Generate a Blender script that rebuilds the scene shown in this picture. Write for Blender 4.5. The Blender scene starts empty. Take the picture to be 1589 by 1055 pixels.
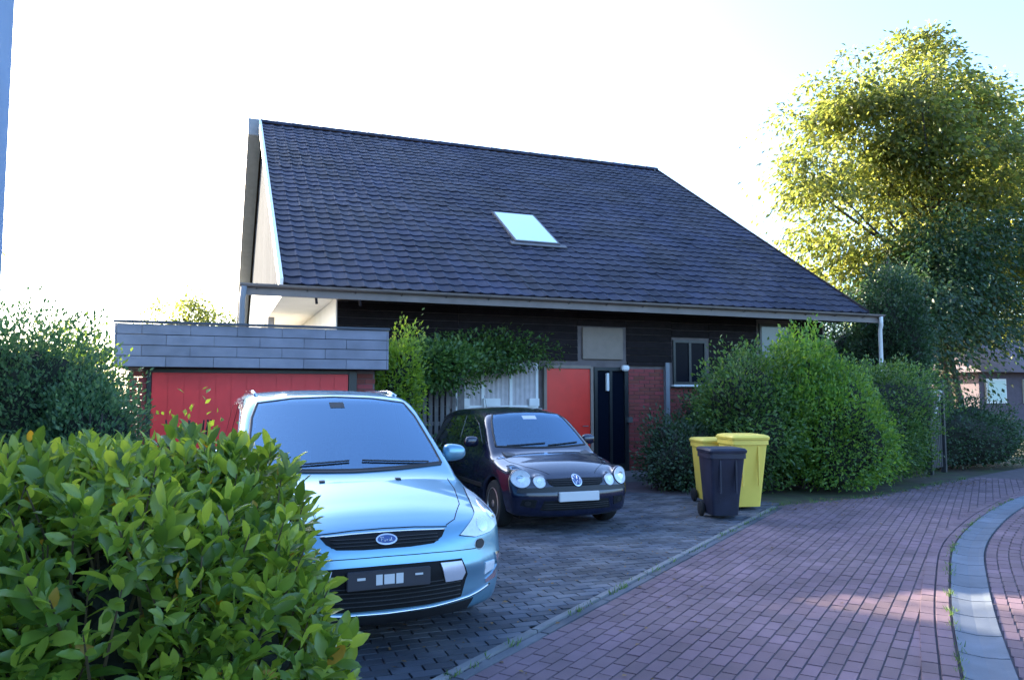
import bpy, bmesh, math, random
import numpy as np
from mathutils import Vector, Matrix
from mathutils.geometry import delaunay_2d_cdt
R = math.radians
rnd = random.Random(7)
rng = np.random.default_rng(7)
S = bpy.context.scene
C = S.collection

# ------------------------------------------------------------------ camera, sky, sun, exposure
cam_d = bpy.data.cameras.new('camera'); cam = bpy.data.objects.new('camera', cam_d); C.objects.link(cam)
cam.location = (0, 0, 1.6)
cam.rotation_euler = (R(90 + 4.2), 0, R(-21))
cam_d.sensor_width = 36; cam_d.lens = 36 * 1200 / 1589
cam_d.clip_start = 0.05; cam_d.clip_end = 1500
S.camera = cam
SUN_AZ = (-0.489, 0.872)          # horizontal direction towards the sun
SUN_EL = R(20)
W = bpy.data.worlds.new('World'); S.world = W; W.use_nodes = True
wn = W.node_tree.nodes; wl = W.node_tree.links
sky = wn.new('ShaderNodeTexSky'); sky.sky_type = 'NISHITA'; sky.sun_disc = False
sky.sun_elevation = SUN_EL
sky.sun_rotation = math.atan2(SUN_AZ[0], SUN_AZ[1])
sky.dust_density = 3.2; sky.ozone_density = 5.0; sky.air_density = 1.0
bg = wn['Background']; bg.inputs['Strength'].default_value = 0.15
wl.new(sky.outputs[0], bg.inputs['Color'])
sd = bpy.data.lights.new('sun', 'SUN'); sd.energy = 5.0; sd.angle = R(0.55); sd.color = (1.0, 0.86, 0.62)
so = bpy.data.objects.new('sun', sd); C.objects.link(so)
sv = Vector((SUN_AZ[0] * math.cos(SUN_EL), SUN_AZ[1] * math.cos(SUN_EL), math.sin(SUN_EL)))
so.rotation_euler = sv.to_track_quat('Z', 'Y').to_euler(); so.location = (0, 0, 30)
S.view_settings.view_transform = 'Standard'; S.view_settings.look = 'None'
S.view_settings.gamma = 1.0; S.view_settings.use_curve_mapping = False
S.view_settings.exposure = 2.65
S.cycles.max_bounces = 6; S.cycles.transparent_max_bounces = 8; S.cycles.diffuse_bounces = 3
S.cycles.use_denoising = True

# ------------------------------------------------------------------ materials
MATS = {}
def mat(name, col, rough=0.7, var=0.0, metal=0.0, coat=0.0, spec=None, noise=0.0, nscale=6.0, bump=0.0, bscale=80.0,
        col2=None, mixscale=2.0, transl=0.0, emit=None, hue=0.0, flake=0.0):
    """procedural material: base colour, slow mottling (noise), per-piece variation (var), second colour in patches, fine bump"""
    m = bpy.data.materials.new(name); m.use_nodes = True; MATS[name] = m
    nt = m.node_tree; N = nt.nodes; L = nt.links
    b = N['Principled BSDF']
    b.inputs['Roughness'].default_value = rough; b.inputs['Metallic'].default_value = metal
    b.inputs['Coat Weight'].default_value = coat; b.inputs['Coat Roughness'].default_value = 0.04
    if spec is not None: b.inputs['Specular IOR Level'].default_value = spec
    geo = N.new('ShaderNodeNewGeometry'); oi = N.new('ShaderNodeObjectInfo'); tc = N.new('ShaderNodeTexCoord')
    add = N.new('ShaderNodeMath'); add.operation = 'ADD'
    L.new(geo.outputs['Random Per Island'], add.inputs[0]); L.new(oi.outputs['Random'], add.inputs[1])
    fr = N.new('ShaderNodeMath'); fr.operation = 'FRACT'; L.new(add.outputs[0], fr.inputs[0])
    rgb = N.new('ShaderNodeRGB'); rgb.outputs[0].default_value = (*col, 1); cur = rgb.outputs[0]
    def mix(a, bcol, fac):
        x = N.new('ShaderNodeMix'); x.data_type = 'RGBA'
        L.new(a, x.inputs[6])
        if isinstance(bcol, tuple): x.inputs[7].default_value = (*bcol, 1)
        else: L.new(bcol, x.inputs[7])
        L.new(fac, x.inputs[0]); return x.outputs[2]
    def nz(scale, det=4.0):
        n = N.new('ShaderNodeTexNoise'); n.inputs['Scale'].default_value = scale; n.inputs['Detail'].default_value = det
        L.new(geo.outputs['Position'], n.inputs['Vector']); return n.outputs['Fac']
    def ramp(s, lo, hi):
        r = N.new('ShaderNodeMapRange'); r.inputs[1].default_value = lo; r.inputs[2].default_value = hi
        L.new(s, r.inputs[0]); return r.outputs[0]
    if col2:
        cur = mix(cur, col2, ramp(nz(mixscale, 5), 0.42, 0.62))
    if noise or var:
        f = None
        if noise:
            q = ramp(nz(nscale, 6), 0.25, 0.75)
            a = N.new('ShaderNodeMath'); a.operation = 'MULTIPLY_ADD'; L.new(q, a.inputs[0]); a.inputs[1].default_value = 2 * noise; a.inputs[2].default_value = 1 - noise; f = a.outputs[0]
        if var:
            a = N.new('ShaderNodeMath'); a.operation = 'MULTIPLY_ADD'; L.new(fr.outputs[0], a.inputs[0]); a.inputs[1].default_value = 2 * var; a.inputs[2].default_value = 1 - var
            if f is None: f = a.outputs[0]
            else:
                m2 = N.new('ShaderNodeMath'); m2.operation = 'MULTIPLY'; L.new(f, m2.inputs[0]); L.new(a.outputs[0], m2.inputs[1]); f = m2.outputs[0]
        hs = N.new('ShaderNodeHueSaturation'); L.new(cur, hs.inputs['Color']); L.new(f, hs.inputs['Value'])
        if hue:
            a = N.new('ShaderNodeMath'); a.operation = 'MULTIPLY_ADD'; L.new(fr.outputs[0], a.inputs[0]); a.inputs[1].default_value = -2 * hue; a.inputs[2].default_value = 0.5 + hue
            L.new(a.outputs[0], hs.inputs['Hue'])
        cur = hs.outputs[0]
    L.new(cur, b.inputs['Base Color'])
    if bump:
        bp = N.new('ShaderNodeBump'); bp.inputs['Strength'].default_value = bump; bp.inputs['Distance'].default_value = 0.004
        L.new(nz(bscale, 5), bp.inputs['Height']); L.new(bp.outputs[0], b.inputs['Normal'])
    if emit:
        b.inputs['Emission Color'].default_value = (*emit[0], 1); b.inputs['Emission Strength'].default_value = emit[1]
    if transl:
        out = N['Material Output']; t = N.new('ShaderNodeBsdfTranslucent'); ms = N.new('ShaderNodeMixShader')
        hs2 = N.new('ShaderNodeHueSaturation'); hs2.inputs['Hue'].default_value = 0.47; hs2.inputs['Value'].default_value = 4.2; hs2.inputs['Saturation'].default_value = 1.1
        L.new(cur, hs2.inputs['Color']); L.new(hs2.outputs[0], t.inputs['Color'])
        ms.inputs[0].default_value = transl
        L.new(b.outputs[0], ms.inputs[1]); L.new(t.outputs[0], ms.inputs[2]); L.new(ms.outputs[0], out.inputs['Surface'])
    return m
mat('tile', (0.019, 0.022, 0.044), 0.62, spec=.28, var=0.28, noise=0.45, nscale=0.9, col2=(0.032, 0.031, 0.045), mixscale=.8, bump=0.5, bscale=60)
mat('road_brick', (0.128, 0.080, 0.098), 0.85, var=0.14, noise=0.30, nscale=1.6, col2=(0.155, 0.100, 0.115), mixscale=.9, bump=0.5, bscale=90, hue=0.012)
mat('drive_brick', (0.055, 0.062, 0.080), 0.85, var=0.40, noise=0.40, nscale=1.3, bump=0.5, bscale=90, col2=(0.105, 0.105, 0.115), mixscale=1.6)
mat('joint', (0.082, 0.064, 0.072), 0.95, noise=0.3, nscale=5)
mat('concrete', (0.17, 0.17, 0.175), 0.85, var=0.10, noise=0.22, nscale=5, bump=0.5)
mat('channel', (0.105, 0.125, 0.16), 0.8, var=0.10, noise=0.2, nscale=4, bump=0.5)
mat('soil', (0.055, 0.045, 0.03), 0.95, noise=0.4, nscale=3, bump=1.0, bscale=30, col2=(0.045, 0.06, 0.02), mixscale=1.5)
mat('dark_timber', (0.020, 0.015, 0.016), 0.8, spec=.12, var=0.25, noise=0.3, nscale=8, bump=0.4)
mat('soffit', (0.05, 0.04, 0.036), 0.7, var=0.1, noise=0.2)
mat('fascia', (0.20, 0.165, 0.15), 0.6, noise=0.2, nscale=3, bump=0.2)
mat('gutter', (0.12, 0.11, 0.11), 0.45, metal=0.5, noise=0.15)
mat('white_wall', (0.78, 0.76, 0.72), 0.8, noise=0.06, nscale=2, bump=0.3)
mat('grey_clad', (0.22, 0.23, 0.25), 0.6, var=0.08, noise=0.1)
mat('dark_clad', (0.085, 0.090, 0.105), 1.0, var=0.08, noise=0.1, spec=0.02)
mat('white_trim', (0.78, 0.78, 0.76), 0.5, noise=0.05)
mat('brick', (0.25, 0.055, 0.045), 0.85, var=0.25, noise=0.15, bump=0.5, hue=0.01)
mat('mortar', (0.16, 0.13, 0.125), 0.95, noise=0.2)
mat('red_paint', (0.78, 0.035, 0.022), 0.35, noise=0.08, nscale=4, bump=0.05)
mat('twig', (0.09, 0.065, 0.03), 0.8, noise=0.3)
mat('old_leaf', (0.30, 0.20, 0.03), 0.5, var=0.4, transl=0.2)
mat('red_garage', (0.72, 0.035, 0.035), 0.45, noise=0.16, nscale=2, bump=0.1)
mat('slate_board', (0.21, 0.215, 0.265), 0.6, var=0.10, noise=0.22, nscale=3, bump=0.3)
mat('coping', (0.05, 0.06, 0.08), 0.5, noise=0.1)
mat('dark_frame', (0.02, 0.022, 0.024), 0.35, noise=0.1)
mat('dark_glass', (0.005, 0.008, 0.016), 0.12, spec=0.05)
mat('curtain', (0.55, 0.50, 0.50), 0.9, noise=0.12, nscale=10)
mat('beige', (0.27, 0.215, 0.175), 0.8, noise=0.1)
mat('lamp', (0.8, 0.8, 0.8), 0.3, noise=0.02)
mat('fence_wood', (0.17, 0.155, 0.15), 0.8, var=0.2, noise=0.25, nscale=8, bump=0.4)
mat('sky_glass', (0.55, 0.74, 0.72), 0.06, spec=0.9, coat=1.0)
mat('blue_glass', (0.10, 0.16, 0.20), 0.08, spec=0.6)
mat('render_wall', (0.24, 0.34, 0.48), 0.85, noise=0.08, nscale=1.5, bump=0.3)
# foliage
mat('laurel', (0.120, 0.190, 0.030), 0.36, var=0.55, noise=0.2, nscale=2.5, transl=0.28, hue=0.03)
mat('laurel_dark', (0.022, 0.045, 0.012), 0.5, var=0.4)
mat('conifer', (0.050, 0.112, 0.042), 0.6, var=0.4, noise=0.3, nscale=1.5, transl=0.22, hue=0.03)
mat('tree_leaf', (0.066, 0.086, 0.022), 0.5, var=0.45, noise=0.35, nscale=0.7, transl=0.5, hue=0.03)
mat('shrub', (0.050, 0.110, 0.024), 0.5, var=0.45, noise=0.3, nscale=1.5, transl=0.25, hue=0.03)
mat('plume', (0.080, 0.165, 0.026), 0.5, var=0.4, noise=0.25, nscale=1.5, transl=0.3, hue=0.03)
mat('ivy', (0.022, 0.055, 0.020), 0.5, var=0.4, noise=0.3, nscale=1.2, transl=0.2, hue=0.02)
mat('young_or_sunlit_leaf', (0.12, 0.19, 0.03), 0.45, var=0.35, transl=0.45, hue=0.02)
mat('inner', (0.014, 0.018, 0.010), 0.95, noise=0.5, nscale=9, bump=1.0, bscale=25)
mat('bark', (0.07, 0.055, 0.045), 0.9, noise=0.35, nscale=6, bump=1.0, bscale=30)
# cars, bins
mat('blue_paint', (0.17, 0.36, 0.48), 0.30, metal=0.6, coat=1.0, noise=0.03, nscale=3)
mat('black_paint', (0.006, 0.009, 0.030), 0.25, metal=0.2, coat=1.0, noise=0.05, nscale=3)
mat('car_glass', (0.02, 0.15, 0.42), 0.04, metal=0.6, spec=1.0, coat=1.0)
mat('black_plastic', (0.014, 0.014, 0.015), 0.5, noise=0.15, bump=0.2)
mat('gap', (0.004, 0.004, 0.005), 0.9)
mat('rubber', (0.013, 0.013, 0.013), 0.85, noise=0.2, bump=0.3)
mat('alloy', (0.55, 0.56, 0.58), 0.3, metal=0.9, noise=0.05)
mat('chrome', (0.80, 0.81, 0.83), 0.12, metal=1.0, noise=0.02)
mat('lens', (0.72, 0.76, 0.80), 0.08, coat=1.0, noise=0.10, nscale=30, bump=0.25, bscale=50)
mat('reflector', (0.85, 0.87, 0.9), 0.15, metal=0.9, noise=0.08, nscale=20)
mat('silver_panel', (0.62, 0.60, 0.66), 0.35, metal=0.3, noise=0.05)
mat('plate_white', (0.62, 0.62, 0.62), 0.5, noise=0.03)
mat('plate_dark', (0.035, 0.035, 0.045), 0.45, noise=0.1)
mat('badge_blue', (0.03, 0.07, 0.22), 0.25, coat=1.0)
mat('bin_yellow', (0.85, 0.62, 0.10), 0.5, noise=0.07, nscale=3, bump=0.2, bscale=40)
mat('bin_dark', (0.014, 0.016, 0.034), 0.5, noise=0.35, nscale=5, bump=0.3, bscale=40)
mat('roof_far', (0.10, 0.075, 0.11), 0.7, noise=0.2)
mat('wall_far', (0.11, 0.085, 0.11), 0.85, noise=0.15)
mat('iron', (0.03, 0.032, 0.035), 0.5, noise=0.15)
mat('pale_wood', (0.45, 0.42, 0.40), 0.7, noise=0.15)

def two_sided(name, inner):
    nt = MATS[name].node_tree; N = nt.nodes; L = nt.links; b = N['Principled BSDF']; out = N['Material Output']
    d = N.new('ShaderNodeBsdfDiffuse'); d.inputs['Color'].default_value = (*inner, 1)
    g = N.new('ShaderNodeNewGeometry'); m = N.new('ShaderNodeMixShader')
    L.new(g.outputs['Backfacing'], m.inputs[0]); L.new(b.outputs[0], m.inputs[1]); L.new(d.outputs[0], m.inputs[2]); L.new(m.outputs[0], out.inputs['Surface'])
two_sided('blue_paint', (.05, .05, .055)); two_sided('black_paint', (.04, .04, .045))
def glass_mat(name, tint, refl, base):
    m = bpy.data.materials.new(name); m.use_nodes = True; MATS[name] = m; nt = m.node_tree; N = nt.nodes; L = nt.links
    N.remove(N['Principled BSDF']); out = N['Material Output']
    t = N.new('ShaderNodeBsdfTransparent'); t.inputs[0].default_value = (*tint, 1)
    g = N.new('ShaderNodeBsdfGlossy'); g.inputs['Color'].default_value = (*refl, 1); g.inputs['Roughness'].default_value = .03
    f = N.new('ShaderNodeFresnel'); f.inputs[0].default_value = 1.52
    a = N.new('ShaderNodeMath'); a.operation = 'MULTIPLY_ADD'; a.use_clamp = True; a.inputs[1].default_value = 1.4; a.inputs[2].default_value = base
    L.new(f.outputs[0], a.inputs[0]); x = N.new('ShaderNodeMixShader'); L.new(a.outputs[0], x.inputs[0]); L.new(t.outputs[0], x.inputs[1]); L.new(g.outputs[0], x.inputs[2]); L.new(x.outputs[0], out.inputs['Surface'])
glass_mat('windscreen_glass', (.55, .66, .72), (.45, .72, 1.0), .19)
mat('side_glass', (0.010, 0.016, 0.022), 0.03, spec=1.0, coat=1.0)
mat('seat_cloth', (0.20, 0.20, 0.22), 0.9, noise=0.3, nscale=15)
mat('dash', (0.06, 0.06, 0.065), 0.6, noise=0.2)

# ------------------------------------------------------------------ helpers
def link(name, me, m=None, parent=None, smooth=False, kind=None, label=None):
    o = bpy.data.objects.new(name, me); C.objects.link(o)
    if m is not None and not me.materials: me.materials.append(MATS[m] if isinstance(m, str) else m)
    if parent is not None: o.parent = parent
    if smooth:
        me.polygons.foreach_set('use_smooth', [True] * len(me.polygons))
    if kind: o['kind'] = kind
    if label: o['label'] = label
    return o
def thing(name, label, cat, loc=(0, 0, 0), rz=0.0, group=None):
    o = bpy.data.objects.new(name, None); C.objects.link(o); o.location = loc; o.rotation_euler = (0, 0, rz)
    o.empty_display_size = 0.3
    o['label'] = label; o['category'] = cat
    if group: o['group'] = group
    return o
def tag(o, label, cat, group=None):
    o['label'] = label; o['category'] = cat
    if group: o['group'] = group
    return o
def mesh_np(name, V, F, hard=False):
    V = np.asarray(V, dtype=np.float32); F = np.asarray(F, dtype=np.int32)
    me = bpy.data.meshes.new(name)
    n = F.shape[1]
    me.vertices.add(len(V)); me.vertices.foreach_set('co', V.ravel())
    me.loops.add(F.size); me.loops.foreach_set('vertex_index', F.ravel())
    me.polygons.add(len(F)); me.polygons.foreach_set('loop_start', np.arange(0, F.size, n, dtype=np.int32))
    me.update(calc_edges=True); me.validate()
    if hard: me.shade_flat()
    return me
class MB:
    """collects boxes, tubes, prisms, lathes; builds ONE mesh"""
    def __init__(s): s.v = []; s.f = []
    def add(s, vs, fs):
        n = len(s.v); s.v += [tuple(p) for p in vs]; s.f += [tuple(i + n for i in f) for f in fs]; return s
    def box(s, x0, x1, y0, y1, z0, z1, bev=0.0):
        if bev <= 0:
            return s.add([(x, y, z) for z in (z0, z1) for y in (y0, y1) for x in (x0, x1)],
                  [(0, 2, 3, 1), (4, 5, 7, 6), (0, 1, 5, 4), (2, 6, 7, 3), (0, 4, 6, 2), (1, 3, 7, 5)])
        bm = bmesh.new(); bmesh.ops.create_cube(bm, size=1)
        for v in bm.verts:
            v.co = Vector(((x0 + x1) / 2 + v.co.x * (x1 - x0), (y0 + y1) / 2 + v.co.y * (y1 - y0), (z0 + z1) / 2 + v.co.z * (z1 - z0)))
        bmesh.ops.bevel(bm, geom=bm.edges[:], offset=bev, segments=2, affect='EDGES')
        s.bm(bm); return s
    def bm(s, bm):
        bm.verts.index_update(); s.add([v.co[:] for v in bm.verts], [[v.index for v in f.verts] for f in bm.faces]); bm.free(); return s
    def tube(s, pts, r, n=8, caps=True):
        pts = [Vector(p) for p in pts]; rs = r if isinstance(r, (list, tuple)) else [r] * len(pts)
        base = len(s.v); up = None
        for i, p in enumerate(pts):
            t = (pts[min(i + 1, len(pts) - 1)] - pts[max(i - 1, 0)]).normalized()
            if up is None: up = t.orthogonal().normalized()
            a = (up - t * up.dot(t)).normalized(); b = t.cross(a); up = a
            for k in range(n):
                q = p + (a * math.cos(2 * math.pi * k / n) + b * math.sin(2 * math.pi * k / n)) * rs[i]; s.v.append(q[:])
        for i in range(len(pts) - 1):
            for k in range(n):
                a0 = base + i * n + k; a1 = base + i * n + (k + 1) % n
                s.f.append((a0, a1, a1 + n, a0 + n))
        if caps:
            s.f.append(tuple(base + k for k in range(n - 1, -1, -1))); s.f.append(tuple(base + (len(pts) - 1) * n + k for k in range(n)))
        return s
    def lathe(s, prof, axis='x', c=(0, 0, 0), n=28):
        """prof: (radius, offset along axis) list"""
        base = len(s.v)
        for (r, h) in prof:
            for k in range(n):
                a = 2 * math.pi * k / n; u = r * math.cos(a); w = r * math.sin(a)
                p = {'x': (h, u, w), 'y': (u, h, w), 'z': (u, w, h)}[axis]
                s.v.append((p[0] + c[0], p[1] + c[1], p[2] + c[2]))
        for i in range(len(prof) - 1):
            for k in range(n):
                a0 = base + i * n + k; a1 = base + i * n + (k + 1) % n
                s.f.append((a0, a1, a1 + n, a0 + n))
        s.f.append(tuple(base + k for k in range(n))); s.f.append(tuple(base + (len(prof) - 1) * n + k for k in range(n - 1, -1, -1)))
        return s
    def prism(s, poly, a0, a1, axis='y'):
        """poly in the two other axes, extruded along axis"""
        n = len(poly)
        def P(u, w, h): return {'y': (u, h, w), 'x': (h, u, w), 'z': (u, w, h)}[axis]
        vs = [P(u, w, a0) for u, w in poly] + [P(u, w, a1) for u, w in poly]
        fs = [tuple(range(n)), tuple(range(2 * n - 1, n - 1, -1))] + [(i, i + n, (i + 1) % n + n, (i + 1) % n) for i in range(n)]
        return s.add(vs, fs)
    def mesh(s, name='m'):
        me = bpy.data.meshes.new(name); me.from_pydata(s.v, [], s.f)
        bm = bmesh.new(); bm.from_mesh(me); bmesh.ops.recalc_face_normals(bm, faces=bm.faces[:]); bm.to_mesh(me); bm.free()
        return me
    def build(s, name, m, parent=None, smooth=False, kind=None, label=None, auto=False):
        me = s.mesh(name); o = link(name, me, m, parent, smooth, kind, label)
        if auto: me.shade_smooth_by_angle if False else None
        return o
def smooth_by_angle(o, deg=35):
    me = o.data
    me.polygons.foreach_set('use_smooth', [True] * len(me.polygons))
    bm = bmesh.new(); bm.from_mesh(me)
    for e in bm.edges:
        if len(e.link_faces) == 2 and e.calc_face_angle(0) > R(deg): e.smooth = False
    bm.to_mesh(me); bm.free(); return o
def copy_tree(o, parent=None):
    c = o.copy(); C.objects.link(c); c.parent = parent
    for ch in [x for x in o.children]: copy_tree(ch, c)
    return c
def frames(d, rng_=rng):
    """orthonormal frames whose first axis is d (n,3)"""
    d = d / np.linalg.norm(d, axis=1, keepdims=True)
    r = rng_.normal(size=d.shape); r -= (r * d).sum(1, keepdims=True) * d
    r /= np.linalg.norm(r, axis=1, keepdims=True)
    return d, r, np.cross(d, r)
def scatter(P, D, size, proto, flat=None):
    """copies of proto (verts, faces; leaf along +x, face normal +z) at P pointing along D"""
    pv, pf = proto; pv = np.asarray(pv, float); pf = np.asarray(pf)
    a, b, c = frames(D)
    if flat is not None:       # turn the leaf so that its face looks along flat as far as it can
        f = flat - (flat * a).sum(1, keepdims=True) * a + rng.normal(size=a.shape) * 0.25
        f -= (f * a).sum(1, keepdims=True) * a
        c = f / (np.linalg.norm(f, axis=1, keepdims=True) + 1e-9); b = np.cross(c, a)
    sz = np.asarray(size).reshape(-1, 1, 1) if np.ndim(size) else size
    V = P[:, None, :] + sz * (pv[None, :, 0:1] * a[:, None, :] + pv[None, :, 1:2] * b[:, None, :] + pv[None, :, 2:3] * c[:, None, :])
    F = pf[None] + (np.arange(len(P)) * len(pv))[:, None, None]
    return V.reshape(-1, 3), F.reshape(-1, pf.shape[1])
LEAF4 = ([(0, 0, 0), (.5, .27, .06), (1, 0, -.05), (.5, -.27, .06)], [(0, 1, 2), (0, 2, 3)])
# laurel leaf: folded along the midrib, curling tip
_l = [(0, 0, 0), (.28, 0, -.01), (.62, 0, -.02), (1, 0, -.12),
      (.25, .17, .05), (.60, .22, .05), (.86, .12, -.02), (.25, -.17, .05), (.60, -.22, .05), (.86, -.12, -.02)]
LAUREL = (_l, [(0, 1, 4), (4, 1, 5), (1, 2, 5), (5, 2, 6), (2, 3, 6), (0, 7, 1), (7, 8, 1), (1, 8, 2), (8, 9, 2), (2, 9, 3)])
def unit(n):
    d = rng.normal(size=(n, 3)); return d / np.linalg.norm(d, axis=1, keepdims=True)
def wob(d, seed, amp=0.18):
    """smooth bumps on a sphere of directions"""
    r = np.random.default_rng(seed); k = r.normal(size=(7, 3)) * 3.2; ph = r.uniform(0, 6.28, 7)
    return 1 + amp * np.sin(d @ k.T + ph).sum(1) / 3.0
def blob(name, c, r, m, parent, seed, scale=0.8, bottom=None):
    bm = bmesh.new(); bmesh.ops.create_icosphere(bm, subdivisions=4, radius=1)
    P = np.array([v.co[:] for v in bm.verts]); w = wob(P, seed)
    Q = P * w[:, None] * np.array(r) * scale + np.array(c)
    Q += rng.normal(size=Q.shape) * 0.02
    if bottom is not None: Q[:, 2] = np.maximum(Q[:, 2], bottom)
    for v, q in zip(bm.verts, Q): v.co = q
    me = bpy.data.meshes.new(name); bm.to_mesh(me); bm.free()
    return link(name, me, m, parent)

# ------------------------------------------------------------------ ground, road, drive
def flat(name, poly, z, m, kind='structure', parent=None):
    me = bpy.data.meshes.new(name); me.from_pydata([(x, y, z) for x, y in poly], [], [tuple(range(len(poly)))])
    return link(name, me, m, parent, kind=kind)
flat('ground', [(-600, -600), (600, -600), (600, 600), (-600, 600)], -0.06, 'soil')
KU = np.array([math.cos(R(37.45)), math.sin(R(37.45))]); KV = np.array([-KU[1], KU[0]]); K0 = np.array([1.31, 4.38])
def uv(u, v): p = K0 + KU * u + KV * v; return (float(p[0]), float(p[1]))
CH = np.array([(-8, -3.9), (-4, -3.12), (-1.5, -2.74), (1.49, -2.50), (2.85, -2.40), (4.19, -2.34), (5.87, -2.31), (7.95, -2.48), (9.6, -2.72), (11.37, -3.1), (14.5, -4.2), (18, -5.7), (24, -8.4), (32, -12)])
HV = np.array([(-8, 0), (7.6, 0), (8.3, 0.02), (10.07, -1.0), (13.55, -2.04), (17.5, -3.3), (24, -5.6), (32, -9.0)])
us = np.linspace(-8, 32, 161)
def smooth_interp(x, tab):
    xs, ys = tab[:, 0], tab[:, 1]; m = np.gradient(ys, xs)
    i = np.clip(np.searchsorted(xs, x) - 1, 0, len(xs) - 2); h = xs[i + 1] - xs[i]; t = (x - xs[i]) / h
    return (2*t**3-3*t**2+1)*ys[i] + (t**3-2*t**2+t)*h*m[i] + (-2*t**3+3*t**2)*ys[i+1] + (t**3-t**2)*h*m[i+1]
chv = smooth_interp(us, CH)
def strip(name, us_, lo, hi, z, m):
    V = []; F = []
    for i, u in enumerate(us_):
        V += [(*uv(u, lo[i]), z), (*uv(u, hi[i]), z)]
        if i: F.append((2*i-2, 2*i, 2*i+1, 2*i-1))
    me = bpy.data.meshes.new(name); me.from_pydata(V, [], F); return link(name, me, m, kind='structure')
road = strip('road', us, chv, np.interp(us, HV[:, 0], HV[:, 1]) + 0.0, -0.006, 'joint')
sidewalk = strip('sidewalk', us, chv - 6.0, chv - 0.28, -0.006, 'joint')
channel = strip('gutter_channel_bed', us, chv - 0.28, chv, -0.014, 'joint')
driveway = flat('driveway', [uv(-8, 0.0), uv(7.6, 0.0), uv(8.6, 0.9), (8.2, 14.3), (-3, 14.3), (-3, -4)], -0.009, 'joint')

def brick_mesh(l, w, h, inset=0.0035, g=0.003):
    a, b = l / 2 - g, w / 2 - g
    v = [(-a, -b, -h), (a, -b, -h), (a, b, -h), (-a, b, -h), (-a+inset, -b+inset, 0), (a-inset, -b+inset, 0), (a-inset, b-inset, 0), (-a+inset, b-inset, 0)]
    return np.array(v), [(4, 5, 6, 7), (0, 1, 5, 4), (1, 2, 6, 5), (2, 3, 7, 6), (3, 0, 4, 7)]
def dist_cam(x, y): return math.hypot(x, y)
def in_view(x, y, m=0.05):
    a = math.atan2(x, y) - R(21); return abs(a) < R(33.5) + m and x * math.sin(R(21)) + y * math.cos(R(21)) > 3.6
def lay(items, shape, m, parent, name, stuffname, zj=0.0015):
    """items: (x, y, rot); the 300 that show largest become objects, the rest one joined part"""
    pv, pf = shape
    vis = sorted(range(len(items)), key=lambda i: (0 if in_view(items[i][0], items[i][1]) else 1, dist_cam(*items[i][:2])))
    me = bpy.data.meshes.new(name); me.from_pydata([tuple(p) for p in pv], [], pf); me.materials.append(MATS[m])
    for i in vis[:300]:
        x, y, r = items[i][:3]; dz = items[i][3] if len(items[i]) > 3 else 0; o = bpy.data.objects.new(name, me); C.objects.link(o); o.parent = parent
        o.location = (x, y, dz + rnd.uniform(-zj, zj)); o.rotation_euler = (rnd.gauss(0, .006), rnd.gauss(0, .006), r + rnd.gauss(0, .006))
    rest = np.array([tuple(items[i]) + (0,) * (4 - len(items[i])) for i in vis[300:]]); n = len(rest)
    ca, sa = np.cos(rest[:, 2] + rng.normal(0, .006, n)), np.sin(rest[:, 2])
    x = pv[None, :, 0]; y = pv[None, :, 1]
    V = np.stack([rest[:, 0:1] + x*ca[:, None] - y*sa[:, None], rest[:, 1:2] + x*sa[:, None] + y*ca[:, None],
                  pv[None, :, 2] + rest[:, 3:4] + rng.uniform(-zj, zj, (n, 1)) + rng.normal(0, .0012, (n, 8))], -1)
    F = (np.array(pf)[None] + (np.arange(n) * 8)[:, None, None]).reshape(-1, 4)
    link(stuffname, mesh_np(stuffname, V.reshape(-1, 3), F, True), m, parent, kind='stuff')
ang = R(37.45)
items = []
for j in range(-60, 30):
    v = j * 0.1 - 0.05 - 0.085
    for i in range(-30, 90):
        u = i * 0.2 + (0.1 if j % 2 else 0)
        hi = float(np.interp(u, HV[:, 0], HV[:, 1])); lo = float(np.interp(u, us, chv))
        if lo + 0.175 < v < hi - 0.10 and u < 14.5: items.append((*uv(u, v), ang))
# two soldier rows beside the channel
for k, off in enumerate((0.06, 0.165)):
    s_ = -6.0
    while s_ < 14:
        lo = float(np.interp(s_, us, chv)); d = float(np.interp(s_ + .05, us, chv)) - float(np.interp(s_ - .05, us, chv))
        items.append((*uv(s_, lo + off), ang + math.atan2(d, .1), .006)); s_ += 0.2
lay(items, brick_mesh(.2, .1, .012), 'road_brick', road, 'brick', 'far_brickwork')
items = []
for j in range(0, 46):
    for i in range(-30, 80):
        u = i * 0.2 + (0.1 if j % 2 else 0); c0 = float(np.interp(u, us, chv)) - 0.28
        if -3.5 < u < 14 and j < 42: items.append((*uv(u, c0 - 0.06 - j * 0.1), ang))
lay(items, brick_mesh(.2, .1, .012), 'road_brick', sidewalk, 'brick', 'far_brickwork')
# concrete channel slabs
cs = []; s_ = -4.0
while s_ < 26:
    e = s_ + 0.50; a0, a1 = float(np.interp(s_ + .008, us, chv)), float(np.interp(e - .008, us, chv)); am = float(np.interp((s_+e)/2, us, chv)); mb = MB()
    P = [(s_ + .008, a0), ((s_+e)/2, am), (e - .008, a1)]
    sec = [(-.004, -.018), (-.004, .012), (-.05, .004), (-.14, -.003), (-.23, .004), (-.276, .012), (-.276, -.018)]
    V = [(*uv(u, v + dv), z) for (u, v) in P for dv, z in sec]; n = len(sec)
    F = [(i*n+k, i*n+k+1, (i+1)*n+k+1, (i+1)*n+k) for i in range(2) for k in range(n-1)] + [tuple(range(n)), tuple(range(3*n-1, 2*n-1, -1))]
    mb.add(V, F); mb.build('channel_stone', 'channel', channel); s_ = e
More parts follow.
